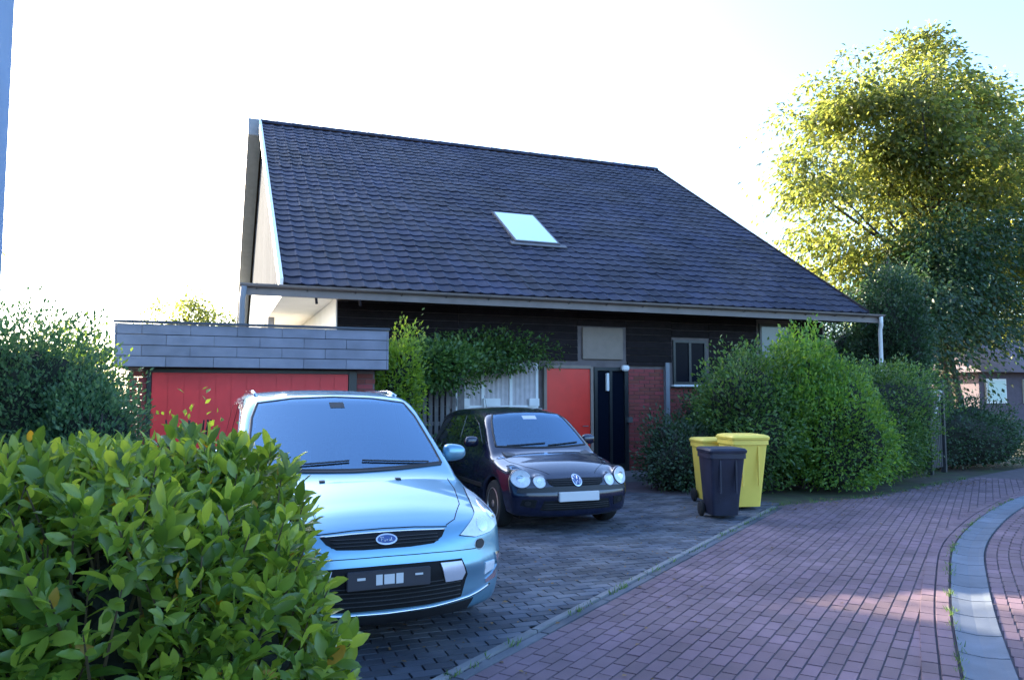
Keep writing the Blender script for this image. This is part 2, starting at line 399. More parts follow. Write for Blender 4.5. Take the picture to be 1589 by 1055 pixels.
# edging stones between drive and road
s_ = -5.0; L1 = 1.0
while s_ < 8.0:
    for (v0, v1, z1) in ((-0.002, 0.062, 0.014), (-0.085, -0.012, 0.004)):
        mb = MB(); a, b = s_ + .006, min(s_ + L1, 8.1) - .006
        V = [(*uv(u, v), z) for z in (-.02, z1) for (u, v) in ((a, v0), (b, v0), (b, v1), (a, v1))]
        V[4:] = [(*uv(u, v), z1) for (u, v) in ((a+.004, v0+.006), (b-.004, v0+.006), (b-.004, v1-.006), (a+.004, v1-.006))]
        mb.add(V, [(4, 5, 6, 7), (0, 1, 5, 4), (1, 2, 6, 5), (2, 3, 7, 6), (3, 0, 4, 7)]).build('edging_stone', 'concrete' if v0 > -.05 else 'drive_brick', driveway)
    s_ += L1
# driveway setts (house axes)
items = []
for j in range(0, 175):
    y = -3.0 + j * 0.1
    for i in range(-20, 62):
        x = i * 0.2 + (0.1 if j % 2 else 0) - 0.5
        d = np.array([x, y]) - K0; u = d @ KU; v = d @ KV
        if v > 0.035 and x > -2.6 and y < 13.95 and u < 8.6 and x < 8.0: items.append((x, y, 0))
lay(items, brick_mesh(.2, .1, .014), 'drive_brick', driveway, 'sett', 'far_setts', zj=.002)

# ------------------------------------------------------------------ the house
house = thing('house', 'brown house with a big dark tiled roof, one skylight and a red door', 'house', (0, 0, 0))
EY, EZ, RY, RZ = 13.2, 3.45, 22.0, 9.15        # front eave, ridge
X0, X1 = 0.97, 13.62
PIT = math.atan2(RZ - EZ, RY - EY); SL = math.hypot(RZ - EZ, RY - EY)
def roofp(x, s, h=0.0):   # point on the front slope, s up the slope, h above it
    return (x, EY + s*math.cos(PIT) - h*math.sin(PIT), EZ + s*math.sin(PIT) + h*math.cos(PIT))
BY = 30.8
roof = MB().prism([(EY + .02, EZ - .10), (EY + .02, EZ), (RY, RZ), (BY, EZ), (BY, EZ - .10), (RY, RZ - .16)], X0 + .05, X1 - .05, 'x').build('roof', 'soffit', house)
# tiles: pan with a roll on each side
TW, TL, TT = 0.26, 0.295, 0.010
def tile_mesh():
    prof = [(0, .028), (.03, .038), (.06, .028), (.09, .018), (.14, .014), (.19, .018), (.228, .025), (.26, .029)]
    V = []; F = []; n = len(prof)
    for (s, dh) in ((-.012, .018), (TL + .02, -.003)):
        for (x, h) in prof: V.append((x, s, h + dh))
    for (x, h) in prof: V.append((x, -.012, h + .018 - TT - .010))
    for k in range(n - 1):
        F.append((k, k+1, n+k+1, n+k)); F.append((2*n+k, 2*n+k+1, k+1, k))
    return V, F
tv, tf = tile_mesh(); tme = bpy.data.meshes.new('roof_tile'); tme.from_pydata(tv, [], tf); tme.materials.append(MATS['tile'])
ncol = int(round((X1 - X0 - .10) / TW)); tw = (X1 - X0 - .10) / ncol; nrow = int(SL / TL)
SKX0, SKX1 = 5.98, 7.05; sk = [(16.95, 5.88), (15.43, 4.90)]
SS0 = (15.43 - EY) / math.cos(PIT); SS1 = (16.95 - EY) / math.cos(PIT)
tl = []
for r_ in range(nrow + 1):
    for c_ in range(ncol):
        x = X0 + .05 + c_ * tw; s = r_ * TL
        if s + TL > SL + .05: continue
        if x + tw > SKX0 + .02 and x < SKX1 - .02 and s + TL > SS0 + .03 and s < SS1 - .05: continue
        p = roofp(x, s); tl.append((p, math.dist(p, (0, 0, 1.6))))
tl.sort(key=lambda t: t[1])
q = Matrix.Rotation(PIT, 4, 'X')
for p, d in tl[:300]:
    o = bpy.data.objects.new('roof_tile', tme); C.objects.link(o); o.parent = roof
    o.location = p; o.rotation_euler = (PIT + rnd.gauss(0, .006), rnd.gauss(0, .008), rnd.gauss(0, .006)); o.scale = (tw / TW, 1, 1)
A = np.array(tv); A[:, 0] *= tw / TW; Rm = np.array(q.to_3x3()); AR = A @ Rm.T
Pt = np.array([p for p, d in tl[300:]]); Pt[:, 2] += rng.normal(0, .003, len(Pt))
jit = rng.normal(0, .0022, (len(Pt), len(tv), 1)) * np.array([0, -math.sin(PIT), math.cos(PIT)])
V = (Pt[:, None, :] + AR[None] + jit).reshape(-1, 3); F = (np.array(tf)[None] + (np.arange(len(Pt)) * len(tv))[:, None, None]).reshape(-1, 4)
link('upper_tiling', mesh_np('upper_tiling', V, F, True), 'tile', roof, kind='stuff')
# ridge caps
for i in range(30):
    xa = X0 + .02 + i * (X1 - X0 - .04) / 30; xb = xa + (X1 - X0 - .04) / 30 + .03
    mb = MB(); n = 7; V = []
    for (xx, rr) in ((xa, .125), (xb, .115)):
        for k in range(n): a = math.pi * k / (n - 1); V.append((xx, RY + rr*1.1*math.cos(a), RZ - .02 + rr*math.sin(a)))
    mb.add(V, [(k, k+1, n+k+1, n+k) for k in range(n-1)] + [tuple(range(n))]).build('ridge_tile', 'tile', roof)
# verge boards (both ends, both slopes), metal verge strip on the left
def verge(x0, x1, m, name, lo=-.26, hi=.075, back=True, s1=0.0):
    for sgn, ye in ((1, EY), (-1, BY)):
        if sgn < 0 and not back: continue
        ry = RY; n = (math.sin(PIT), math.cos(PIT))
        pts = [(ye - sgn*hi*n[0]*0, EZ + hi / math.cos(PIT)), (ry, RZ + hi / math.cos(PIT)), (ry, RZ + lo / math.cos(PIT)), (ye, EZ + lo / math.cos(PIT))]
        MB().prism(pts, x0, x1, 'x').build(name, m, house)
verge(X0 - .02, X0 + .045, 'white_trim', 'verge_board', lo=-.13, hi=.085, back=False)
MB().prism([(BY, EZ + .1), (RY + .003, RZ + .1), (RY + .003, RZ - .36), (BY, EZ - .36)], X0 - .30, X0 + .045, 'x').build('back_verge_board', 'grey_clad', house)
verge(X1 - .045, X1 + .02, 'dark_timber', 'verge_board', lo=-.20, hi=.06, back=False)
# fascia, gutter, soffit
MB().box(0.36, X1 + .30, EY - .03, EY + .015, EZ - .20, EZ - .03).build('fascia_board', 'fascia', house)
g = MB(); n = 9; V = []
for xx in (0.34, X1 + .34):
    for k in range(n): a = math.pi + math.pi * k / (n - 1); V.append((xx, EY - .085 + .052*math.cos(a), EZ - .02 + .052*math.sin(a)))
    for k in range(n): a = 2*math.pi - math.pi * k / (n - 1); V.append((xx, EY - .085 + .046*math.cos(a), EZ - .02 + .046*math.sin(a)))
m_ = 2*n; g.add(V, [(k, (k+1) % m_, m_+(k+1) % m_, m_+k) for k in range(m_)] + [tuple(range(m_)), tuple(range(2*m_-1, m_-1, -1))])
g.build('gutter', 'fascia', house)
for i in range(17):
    x = 0.6 + i * .8
    MB().tube([(x, EY - .03, EZ - .10), (x, EY - .085, EZ - .078), (x, EY - .14, EZ - .02)], .008, 5).build('gutter_bracket', 'gutter', house)
for i, (xa, xb) in enumerate([(2.02, 4.0), (4.005, 7.0), (7.005, 10.0), (10.005, 13.56)]):
    for j in range(5):
        MB().box(xa, xb, EY + .02 + j*.17, EY + .02 + j*.17 + .163, EZ - .125 + .0, EZ - .105).build('soffit_board', 'soffit', house)
# walls
WY = 14.05; WX0, WX1 = 2.0, 13.1
MB().box(WX0 + .02, WX1, WY, WY + .25, -.05, EZ - .13).build('front_wall', 'mortar', house)
MB().box(WX0, WX0 + .02, WY - .03, BY - .8, -.05, EZ + .25).box(WX0+.02, WX0 + .25, WY + .26, BY - .8, -.05, EZ + .25).build('side_wall', 'white_wall', house, label='white rendered side wall in low sun')
MB().box(WX1 - .25, WX1, WY + .26, BY - .8, -.05, EZ + .2).build('side_wall', 'brick', house)
MB().box(WX0 + .26, WX1 - .26, BY - 1.05, BY - .8, -.05, EZ + .2).build('back_wall', 'brick', house)
gx = X0 + .12
MB().prism([(EY + .12, EZ - .02), (RY, RZ - .22), (BY - .12, EZ - .02)], gx, gx + .10, 'x').build('gable_wall', 'dark_clad', house, label='grey clad gable under the roof end')
for k in range(22):     # vertical gable boards
    y0 = EY + .5 + k * .78
    zt = EZ + (RZ - EZ) * (1 - abs(y0 + .37 - RY) / (RY - EY)) - .30
    zb = EZ + .05 + (y0 + .37 - EY) * .115
    if zt > zb + .1: MB().box(gx - .022, gx - .002, y0, y0 + .76, zb, zt).build('gable_board', 'dark_clad', house)
MB().prism([(EY + .2, EZ + .02), (EY + .2, EZ - .05), (BY - .4, EZ - .05), (BY - .4, EZ + .3), (EY + 14, EZ + 1.68)], gx - .018, gx - .003, 'x').build('lower_gable_panel', 'white_wall', house)
MB().box(gx - .02, WX0 - .003, EY + .88, BY - .3, EZ - .075, EZ - .045).build('overhang_soffit', 'white_wall', house)
for y in (18.0, 24.0, 29.0):
    MB().box(gx - .02, gx + .12, y, y + .14, -.05, EZ - .07).build('post', 'grey_clad', house)
MB().prism([(EY + .9, EZ - .02), (RY, RZ - .3), (BY - .9, EZ - .02)], WX1 - .15, WX1, 'x').build('gable_wall', 'brick', house)
# dark timber cladding boards over the ground floor openings
def boards(x0, x1, z0, z1, h=.14, y=WY):
    n = max(1, int(round((z1 - z0) / h))); h = (z1 - z0) / n
    for k in range(n):
        MB().add([(x0, y-.004, z0+k*h), (x1, y-.004, z0+k*h), (x1, y-.028, z0+k*h+.004), (x0, y-.028, z0+k*h+.004), (x0, y-.004, z0+(k+1)*h-.006), (x1, y-.004, z0+(k+1)*h-.006), (x1, y-.014, z0+(k+1)*h-.006), (x0, y-.014, z0+(k+1)*h-.006)],
             [(0, 1, 2, 3), (3, 2, 6, 7), (7, 6, 5, 4), (0, 3, 7, 4), (1, 5, 6, 2)]).build('cladding_board', 'dark_timber', house)
for xa, xb in ((2.03, 4.3), (4.31, 6.80)): boards(xa, xb, 2.32, 3.32)
boards(7.92, 9.0, 2.32, 3.32); boards(6.81, 7.91, 3.03, 3.32); boards(9.95, 11.2, 2.0, 3.32); boards(12.2, 13.05, 2.0, 3.32); boards(9.01, 9.94, 2.86, 3.32)
boards(2.03, 4.1, .02, 2.31, .17)
# bricks
bme = {}
def bricks(x0, x1, z0, z1, y, parent, name='brick', m='brick'):
    r = 0; z = z0
    while z + .06 < z1:
        x = x0 - (0.125 if r % 2 else 0)
        while x < x1 - .02:
            a, b = max(x, x0) + .004, min(x + .25, x1) - .004
            if b - a > .03:
                key = round(b - a, 2)
                if key not in bme:
                    pv, pf = brick_mesh(key + .006, .078, .012, .002, .004)
                    me = bpy.data.meshes.new('brick'); me.from_pydata([(p[0], -p[2] - .012, p[1]) for p in pv], [], [f[::-1] for f in pf]); me.materials.append(MATS[m]); bme[key] = me
                o = bpy.data.objects.new(name, bme[key]); C.objects.link(o); o.parent = parent
                o.location = ((a + b) / 2, y + rnd.uniform(-.001, .001), z + .035)
            x += .25
        z += .078; r += 1
bricks(7.96, 8.80, .0, 2.24, WY, house); bricks(8.92, 9.9, .0, 1.80, WY, house)
MB().box(7.93, 8.86, WY - .05, WY - .002, 2.245, 2.315).build('lintel', 'dark_timber', house)
MB().box(8.81, 8.90, WY - .09, WY - .002, 0, 2.315).build('post', 'grey_clad', house)
# windows
def window(x0, x1, z0, z1, m='dark_frame', curtain=False, mull=1, pane='dark_glass', y=WY):
    w = .055; fr = MB().box(x0, x1, y - .045, y - .002, z0, z0 + w).box(x0, x1, y - .045, y - .002, z1 - w, z1)
    fr.box(x0, x0 + w, y - .044, y - .003, z0 + w, z1 - w).box(x1 - w, x1, y - .044, y - .003, z0 + w, z1 - w)
    for k in range(1, mull + 1):
        xm = x0 + (x1 - x0) * k / (mull + 1); fr.box(xm - .03, xm + .03, y - .043, y - .003, z0 + w, z1 - w)
    f = fr.build('window', m, house)
    if curtain:
        n = 60; V = []; F = []
        for i in range(n + 1):
            xx = x0 + w + (x1 - x0 - 2*w) * i / n; yy = y - .018 - .008 * math.sin(i * 1.7)
            V += [(xx, yy, z0 + w), (xx, yy, z1 - w)]
            if i: F.append((2*i-2, 2*i, 2*i+1, 2*i-1))
        me = bpy.data.meshes.new('curtain'); me.from_pydata(V, [], F); link('curtain', me, 'curtain', f)
    else: MB().box(x0 + w, x1 - w, y - .02, y - .012, z0 + w, z1 - w).build('pane', pane, f)
    MB().box(x0 - .05, x1 + .05, y - .12, y - .002, z0 - .045, z0 - .003).build('sill', 'white_trim', f)
    return f
window(4.21, 5.93, 1.38, 2.26, 'white_trim', curtain=True, mull=2)
window(9.03, 9.86, 1.86, 2.80, 'dark_frame')
w2 = window(11.27, 12.12, 2.35, 3.22, 'dark_frame', mull=0, pane='blue_glass')
# white panels for the bright curtain bottoms at the window foot, brick below
for xa, xb in ((4.25, 4.50), (4.78, 5.12), (5.72, 5.93)):
    MB().box(xa, xb, WY - .10, WY - .03, 1.42, 1.57, .005).build('curtain_bottom_stand_in', 'white_trim', house)
bricks(4.15, 5.98, .55, 1.30, WY, house)
# beige panel standing in for sunlight reflected over the entrance
MB().box(6.90, 7.82, WY - .05, WY - .002, 2.36, 3.00, .008).build('reflected_sun_panel', 'beige', house, label='beige panel painted as reflected sunlight over the entrance')
# red door
rd = MB().box(6.10, 7.05, WY - .06, WY - .012, .02, 2.16).build('door', 'red_paint', house, label='red door leaf with pale frame')
MB().box(6.035, 6.095, WY - .09, WY - .002, 0, 2.20).box(7.055, 7.115, WY - .09, WY - .002, 0, 2.20).box(6.095, 7.055, WY - .09, WY - .002, 2.165, 2.225).build('frame', 'beige', rd)
MB().tube([(6.98, WY - .06, 1.02), (6.98, WY - .11, 1.02), (6.86, WY - .11, 1.02)], .010, 8).build('handle', 'alloy', rd)
# glazed entrance door
gd = MB().box(7.15, 7.22, WY - .07, WY - .003, 0, 2.2).box(7.84, 7.92, WY - .07, WY - .003, 0, 2.2).box(7.22, 7.84, WY - .07, WY - .003, 2.13, 2.2).box(7.22, 7.84, WY - .06, WY - .003, 0, .25).box(7.50, 7.56, WY - .06, WY - .003, .25, 2.13).build('door', 'dark_frame', house, label='dark glazed entrance door')
for a, b in ((7.22, 7.50), (7.56, 7.84)): MB().box(a, b, WY - .03, WY - .015, .25, 2.13).build('pane', 'dark_glass', gd)
MB().box(7.41, 7.47, WY - .10, WY - .035, 1.72, 2.08, .006).build('door_sign', 'white_trim', gd)
MB().box(7.88, 7.97, WY - .16, WY - .05, 1.08, 1.19, .006).build('letter_box', 'alloy', house)
lm = MB().box(7.74, 7.90, WY - .18, WY - .075, 2.13, 2.24, .02).build('porch_lamp', 'lamp', house)
MB().box(6.0, 8.9, WY - 1.0, WY - .005, -.03, .10, .01).build('doorstep', 'concrete', house)
# downpipes
MB().tube([(X1 + .25, EY - .085, EZ - .06), (X1 + .30, EY - .04, EZ - .25), (X1 + .33, EY + .02, EZ - .35), (X1 + .33, EY + .02, 1.6), (X1 + .33, EY + .02, 0)], .045, 10).build('downpipe', 'white_trim', house, smooth=True)
MB().tube([(0.40, EY - .085, EZ - .06), (0.38, EY - .04, EZ - .3), (0.38, EY - .04, 0)], .05, 10).build('downpipe', 'grey_clad', house, smooth=True)
for x in (1.55, 2.28): MB().tube([(x, EY + .0, EZ - .20), (x + .01, EY + .0, EZ - .30)], .022, 6).build('hanging_hook', 'dark_timber', house)
# skylight
def slab_on_roof(mb, x0, x1, s0, s1, h0, h1):
    P = [roofp(x, s, h) for h in (h0, h1) for s in (s0, s1) for x in (x0, x1)]
    mb.add(P, [(0, 2, 3, 1), (4, 5, 7, 6), (0, 1, 5, 4), (2, 6, 7, 3), (0, 4, 6, 2), (1, 3, 7, 5)])
sk = MB(); t = .05
slab_on_roof(sk, SKX0, SKX1, SS0, SS0 + t, -.05, .085); slab_on_roof(sk, SKX0, SKX1, SS1 - t, SS1, -.05, .085)
slab_on_roof(sk, SKX0, SKX0 + t, SS0 + t, SS1 - t, -.05, .083); slab_on_roof(sk, SKX1 - t, SKX1, SS0 + t, SS1 - t, -.05, .083)
sk = sk.build('skylight', 'gutter', house)
mb = MB(); slab_on_roof(mb, SKX0 + t, SKX1 - t, SS0 + t, SS1 - t, .07, .09); mb.build('pane', 'sky_glass', sk)
mb = MB(); slab_on_roof(mb, SKX0 - .12, SKX1 + .12, SS0 - .16, SS0 - .003, .045, .066); mb.build('flashing', 'gutter', sk)

# ------------------------------------------------------------------ garage
gar = thing('garage', 'flat roofed garage with red door and grey board fascia behind the blue car', 'garage', (0, 0, 0))
GX0, GX1, GY = -1.22, 2.36, 11.3
MB().box(GX0 + .3, GX1 - .12, GY + .30, 17.0, -.05, 2.45).build('wall', 'mortar', gar)
MB().box(GX0 + .06, GX1 - .06, GY + .05, 17.1, 2.455, 2.56).build('flat_roof', 'coping', gar)
nb = 4; z0, z1 = 2.0, 2.575
for k in range(nb):
    a = z0 + (z1 - z0) * k / nb; b = z0 + (z1 - z0) * (k + 1) / nb - .008
    cuts = [GX0] + [GX0 + (.30 if k % 2 else .60) + .597 * q_ for q_ in range(5)] + [GX1]
    for xa, xb in zip(cuts[:-1], cuts[1:]):
        MB().box(xa + .002, xb - .002, GY - .004 * k * 0, GY + .022, a, b, .003).build('fascia_board', 'slate_board', gar)
    MB().box(GX1 + .003, GX1 + .025, GY, 17.0, a, b).build('fascia_board', 'slate_board', gar)
    MB().box(GX0 - .025, GX0 - .003, GY, 17.0, a, b).build('fascia_board', 'slate_board', gar)
MB().box(GX0 - .04, GX1 + .04, GY - .03, GY + .08, z1 + .004, z1 + .035).build('coping', 'coping', gar)
MB().box(GX0 + .005, GX1 - .005, GY + .025, GY + .285, 1.99, 2.02).build('soffit_board', 'dark_timber', gar)
bricks(GX0 + .12, -0.86, 0, 1.98, GY + .30 - .0, gar); bricks(1.97, 2.25, 0, 1.98, GY + .30, gar)
gdr = MB().box(-0.80, 1.84, GY + .26, GY + .285, .03, 1.93).build('garage_door', 'red_garage', gar)
for k in range(13):
    xx = -0.80 + k * .203
    MB().box(xx + .002, xx + .2015, GY + .251, GY + .258, .05, 1.91, .003).build('door_panel', 'red_garage', gdr)
MB().box(1.85, 1.965, GY + .24, GY + .296, 0, 1.98).box(-.855, -.805, GY + .24, GY + .296, 0, 1.98).box(-.80, 1.845, GY + .24, GY + .292, 1.935, 1.985).build('door_frame', 'dark_frame', gar)

# ------------------------------------------------------------------ neighbour wall at the left edge
nb_ = thing('neighbour_house', 'pale grey wall corner of a building at the far left edge', 'house', (-1.80, 8.0, 0))
MB().box(-7, 0, -9, 0, -.05, 6.9).build('wall', 'render_wall', nb_)
MB().prism([(-7.4, 6.9), (.0, 6.9), (-3.5, 9.6)], -9.3, .02, 'y').build('roof', 'tile', nb_)
# ------------------------------------------------------------------ fence with trellis beside the black car
fe = thing('fence', 'weathered grey slat fence between the garage and the curtained window', 'fence', (2.52, 13.05, 0))
for i in range(15):
    x = i * .105
    MB().box(x, x + .07, 0, .02, .06, 1.98 + .02 * math.sin(i * 2.1), .003).build('slat', 'fence_wood', fe)
for z in (.4, 1.1, 1.8): MB().box(-.03, 1.6, .023, .06, z, z + .07).build('rail', 'fence_wood', fe)
for x in (-.06, 1.56): MB().box(x - .03, x + .05, .06, .14, 0, 2.05).build('post', 'fence_wood', fe)
#__REST__
# ------------------------------------------------------------------ cars: smooth implicit bodies, skinned by surface nets
def smax(a, b, k): h = np.clip(.5 + .5*(a-b)/k, 0, 1); return b + (a-b)*h + k*h*(1-h)
def smin(a, b, k): return -smax(-a, -b, k)
def itp(x, xs, ys):
    xs = np.asarray(xs, float); ys = np.asarray(ys, float); m = np.gradient(ys, xs)
    x = np.clip(x, xs[0], xs[-1]); i = np.clip(np.searchsorted(xs, x) - 1, 0, len(xs) - 2); h = xs[i+1]-xs[i]; t = (x-xs[i])/h
    return (2*t**3-3*t**2+1)*ys[i]+(t**3-2*t**2+t)*h*m[i]+(-2*t**3+3*t**2)*ys[i+1]+(t**3-t**2)*h*m[i+1]
class Car:
    def __init__(s, f, L, W, H, name):
        s.f = f; s.L, s.W, s.H = L, W, H
    def grad(s, P, e=.004):
        g = np.stack([s.f(P + np.array(d)*e) - s.f(P - np.array(d)*e) for d in ((1,0,0),(0,1,0),(0,0,1))], -1) / (2*e)
        return g
    def body_mesh(s, name, h=.03):
        x = np.arange(-s.W/2 - 2*h, s.W/2 + 2.5*h, h); y = np.arange(-3*h, s.L + 3*h, h); z = np.arange(.10, s.H + 3*h, h)
        G = np.stack(np.meshgrid(x, y, z, indexing='ij'), -1); D = s.f(G.reshape(-1, 3)).reshape(G.shape[:3])
        ins = D < 0; nx, ny, nz = D.shape
        corners = [(i, j, k) for i in (0, 1) for j in (0, 1) for k in (0, 1)]
        cnt = sum(ins[i:nx-1+i, j:ny-1+j, k:nz-1+k].astype(int) for i, j, k in corners)
        mixed = (cnt > 0) & (cnt < 8); idx = -np.ones(mixed.shape, int); idx[mixed] = np.arange(mixed.sum())
        I = np.argwhere(mixed); acc = np.zeros((len(I), 3)); w = np.zeros(len(I))
        for a in range(8):
            for b in range(a + 1, 8):
                ca, cb = np.array(corners[a]), np.array(corners[b])
                if np.abs(ca - cb).sum() != 1: continue
                A = I + ca; B = I + cb; da = D[tuple(A.T)]; db = D[tuple(B.T)]; m = (da < 0) != (db < 0)
                t = np.where(m, da / (da - db + 1e-12), 0); p = A + (B - A) * t[:, None]
                acc[m] += p[m]; w[m] += 1
        V = acc / w[:, None] * h + np.array([x[0], y[0], z[0]])
        for _ in range(3):
            g = s.grad(V); gn = (g*g).sum(1); st = s.f(V) / (gn + 1e-6); st = np.clip(st, -h, h); V = V - st[:, None] * g * .9
        F = []
        for ax in range(3):
            sl0 = [slice(1, n-1) for n in (nx, ny, nz)]; a = ins; sh = [0, 0, 0]; sh[ax] = 1
            e0 = a[1:nx-1, 1:ny-1, 1:nz-1]; e1 = np.roll(a, -1, ax)[1:nx-1, 1:ny-1, 1:nz-1]
            Q = np.argwhere(e0 != e1) + 1; sg = e0[tuple((Q - 1).T)]
            o1 = [0, 0, 0]; o2 = [0, 0, 0]; o1[(ax+1) % 3] = -1; o2[(ax+2) % 3] = -1; o1 = np.array(o1); o2 = np.array(o2)
            c = [Q, Q + o1, Q + o1 + o2, Q + o2]; ids = np.stack([idx[tuple(q.T)] for q in c], -1)
            ids = np.where(sg[:, None], ids, ids[:, ::-1]); F.append(ids)
        F = np.concatenate(F); F = F[(F >= 0).all(1)]
        return mesh_np(name, V, F)
    def cast(s, P, d, tmax=2.6):
        """march rays from P along d to the body; returns hits and mask"""
        d = np.array(d, float); t = np.zeros(len(P)); hit = np.zeros(len(P), bool); prev = s.f(P)
        tt = np.arange(.02, tmax, .02); lo = np.zeros(len(P)); hi = np.full(len(P), tmax)
        for q in tt:
            v = s.f(P + d * q); m = (v < 0) & ~hit; hi[m] = q; lo[m] = q - .02; hit |= m
            if hit.all(): break
        for _ in range(14):
            mid = (lo + hi) / 2; v = s.f(P + d * mid[:, None]); ins = v < 0; hi = np.where(ins, mid, hi); lo = np.where(ins, lo, mid)
        return P + d * hi[:, None], hit
    def patch(s, poly, axis, name, m, parent, off=.004, step=.03, thick=.012, x0=None, label=None):
        """a close-fitting panel over the body: poly is seen from the front (x,z), from a side (y,z) or from above (x,y)"""
        pts = []; n = len(poly)
        for i in range(n):
            a, b = np.array(poly[i], float), np.array(poly[(i+1) % n], float); k = max(1, int(np.linalg.norm(b-a)/step))
            pts += [tuple(a + (b-a)*j/k) for j in range(k)]
        nb = len(pts); pp = np.array(pts); lo = pp.min(0); hi = pp.max(0)
        from mathutils.geometry import intersect_point_tri_2d
        def inside(p):
            c = False; j = n - 1
            for i in range(n):
                if ((poly[i][1] > p[1]) != (poly[j][1] > p[1])) and (p[0] < (poly[j][0]-poly[i][0])*(p[1]-poly[i][1])/(poly[j][1]-poly[i][1]) + poly[i][0]): c = not c
                j = i
            return c
        inner = [(a, b) for a in np.arange(lo[0]+step/2, hi[0], step) for b in np.arange(lo[1]+step/2, hi[1], step) if inside((a, b)) and np.min(np.hypot(pp[:, 0]-a, pp[:, 1]-b)) > step*.45]
        allp = [Vector(p) for p in pts + inner]
        vo, eo, fo, *_ = delaunay_2d_cdt(allp, [(i, (i+1) % nb) for i in range(nb)], [], 1, 1e-6)
        v2 = np.array([v[:] for v in vo])
        if axis == 'front': P = np.stack([v2[:, 0], np.full(len(v2), -.3), v2[:, 1]], -1); d = (0, 1, 0)
        elif axis == 'left': P = np.stack([np.full(len(v2), -s.W/2 - .2), v2[:, 0], v2[:, 1]], -1); d = (1, 0, 0)
        elif axis == 'right': P = np.stack([np.full(len(v2), s.W/2 + .2), v2[:, 0], v2[:, 1]], -1); d = (-1, 0, 0)
        else: P = np.stack([v2[:, 0], v2[:, 1], np.full(len(v2), s.H + .3)], -1); d = (0, 0, -1)
        H_, ok = s.cast(P, d); g = s.grad(H_); g /= np.linalg.norm(g, axis=1, keepdims=True)
        top = H_ + g * off; bot = H_ - g * (thick - off)
        F = [tuple(f) for f in fo if all(ok[i] for i in f)]
        if not F: return None
        # orient outwards
        out = []
        for f in F:
            a, b, c = top[f[0]], top[f[1]], top[f[2]]; nn = np.cross(b-a, c-a)
            out.append(f if nn @ g[f[0]] > 0 else f[::-1])
        ec = {}
        for f in out:
            for i in range(len(f)): e = (f[i], f[(i+1) % len(f)]); ec[e] = 1
        N = len(top); sk = [(e[1], e[0], e[0]+N, e[1]+N) for e in ec if (e[1], e[0]) not in ec]
        me = bpy.data.meshes.new(name); me.from_pydata([tuple(p) for p in top] + [tuple(p) for p in bot], [], out + sk)
        o = link(name, me, m, parent, label=label); smooth_by_angle(o, 40); return o
    def seam(s, pts, axis, name, m, parent, r=.004, step=.03, closed=False, off=0.0, n=6):
        P = []
        q = list(pts) + ([pts[0]] if closed else [])
        for a, b in zip(q[:-1], q[1:]):
            a = np.array(a, float); b = np.array(b, float); k = max(1, int(np.linalg.norm(b-a)/step)); P += [a + (b-a)*j/k for j in range(k)]
        P.append(np.array(q[-1], float)); v2 = np.array(P)
        if axis == 'front': Q = np.stack([v2[:, 0], np.full(len(v2), -.3), v2[:, 1]], -1); d = (0, 1, 0)
        elif axis == 'left': Q = np.stack([np.full(len(v2), -s.W/2 - .2), v2[:, 0], v2[:, 1]], -1); d = (1, 0, 0)
        elif axis == 'right': Q = np.stack([np.full(len(v2), s.W/2 + .2), v2[:, 0], v2[:, 1]], -1); d = (-1, 0, 0)
        else: Q = np.stack([v2[:, 0], v2[:, 1], np.full(len(v2), s.H + .3)], -1); d = (0, 0, -1)
        H_, ok = s.cast(Q, d); g = s.grad(H_); g /= np.linalg.norm(g, axis=1, keepdims=True); H_ = (H_ + g*off)[ok]
        if len(H_) < 2: return None
        return MB().tube([tuple(p) for p in H_], r, n).build(name, m, parent, smooth=True)
    def front_y(s, x, z):
        H_, ok = s.cast(np.array([[x, -.3, z]]), (0, 1, 0)); return float(H_[0, 1])
def wheel(x, y, r, w, parent, side, spokes=5, cap='alloy'):
    """tyre with rim and spokes, axis along x; side = outward sign"""
    t = MB().lathe([(r*.66, -w/2), (r*.92, -w/2), (r*.985, -w*.36), (r, -w*.22), (r, w*.22), (r*.985, w*.36), (r*.92, w/2), (r*.66, w/2)], 'x', (x, y, r), 36).build('wheel', 'rubber', parent, smooth=False)
    smooth_by_angle(t, 50)
    xo = x + side * w * .40
    rim = MB().lathe([(r*.67, -side*w*.3), (r*.67, side*.02), (r*.62, side*.024), (r*.60, 0), (r*.58, -side*w*.3)], 'x', (xo, y, r), 36)
    for k in range(spokes):
        a = 2*math.pi*k/spokes + .3; c, s_ = math.cos(a), math.sin(a); ww = r*.085
        v = []
        for xx in (xo - side*.02, xo + side*.012):
            for (rr, hw) in ((r*.10, ww*1.3), (r*.61, ww)):
                for sg in (-1, 1): v.append((xx, y + rr*c - sg*hw*s_, r + rr*s_ + sg*hw*c))
        rim.add(v, [(0, 2, 3, 1), (4, 5, 7, 6), (0, 1, 5, 4), (2, 6, 7, 3), (0, 4, 6, 2), (1, 3, 7, 5)])
    rim.lathe([(r*.16, -side*.02), (r*.16, side*.016), (r*.10, side*.024)], 'x', (xo, y, r), 20)
    smooth_by_angle(rim.build('rim', cap, t), 35)
    MB().lathe([(r*.56, -.01), (r*.56, .01)], 'x', (x + side*w*.05, y, r), 24).build('brake_disc', 'gap', t)
    return t
def mirror_xy(poly): return [(-x, z) for x, z in poly][::-1]

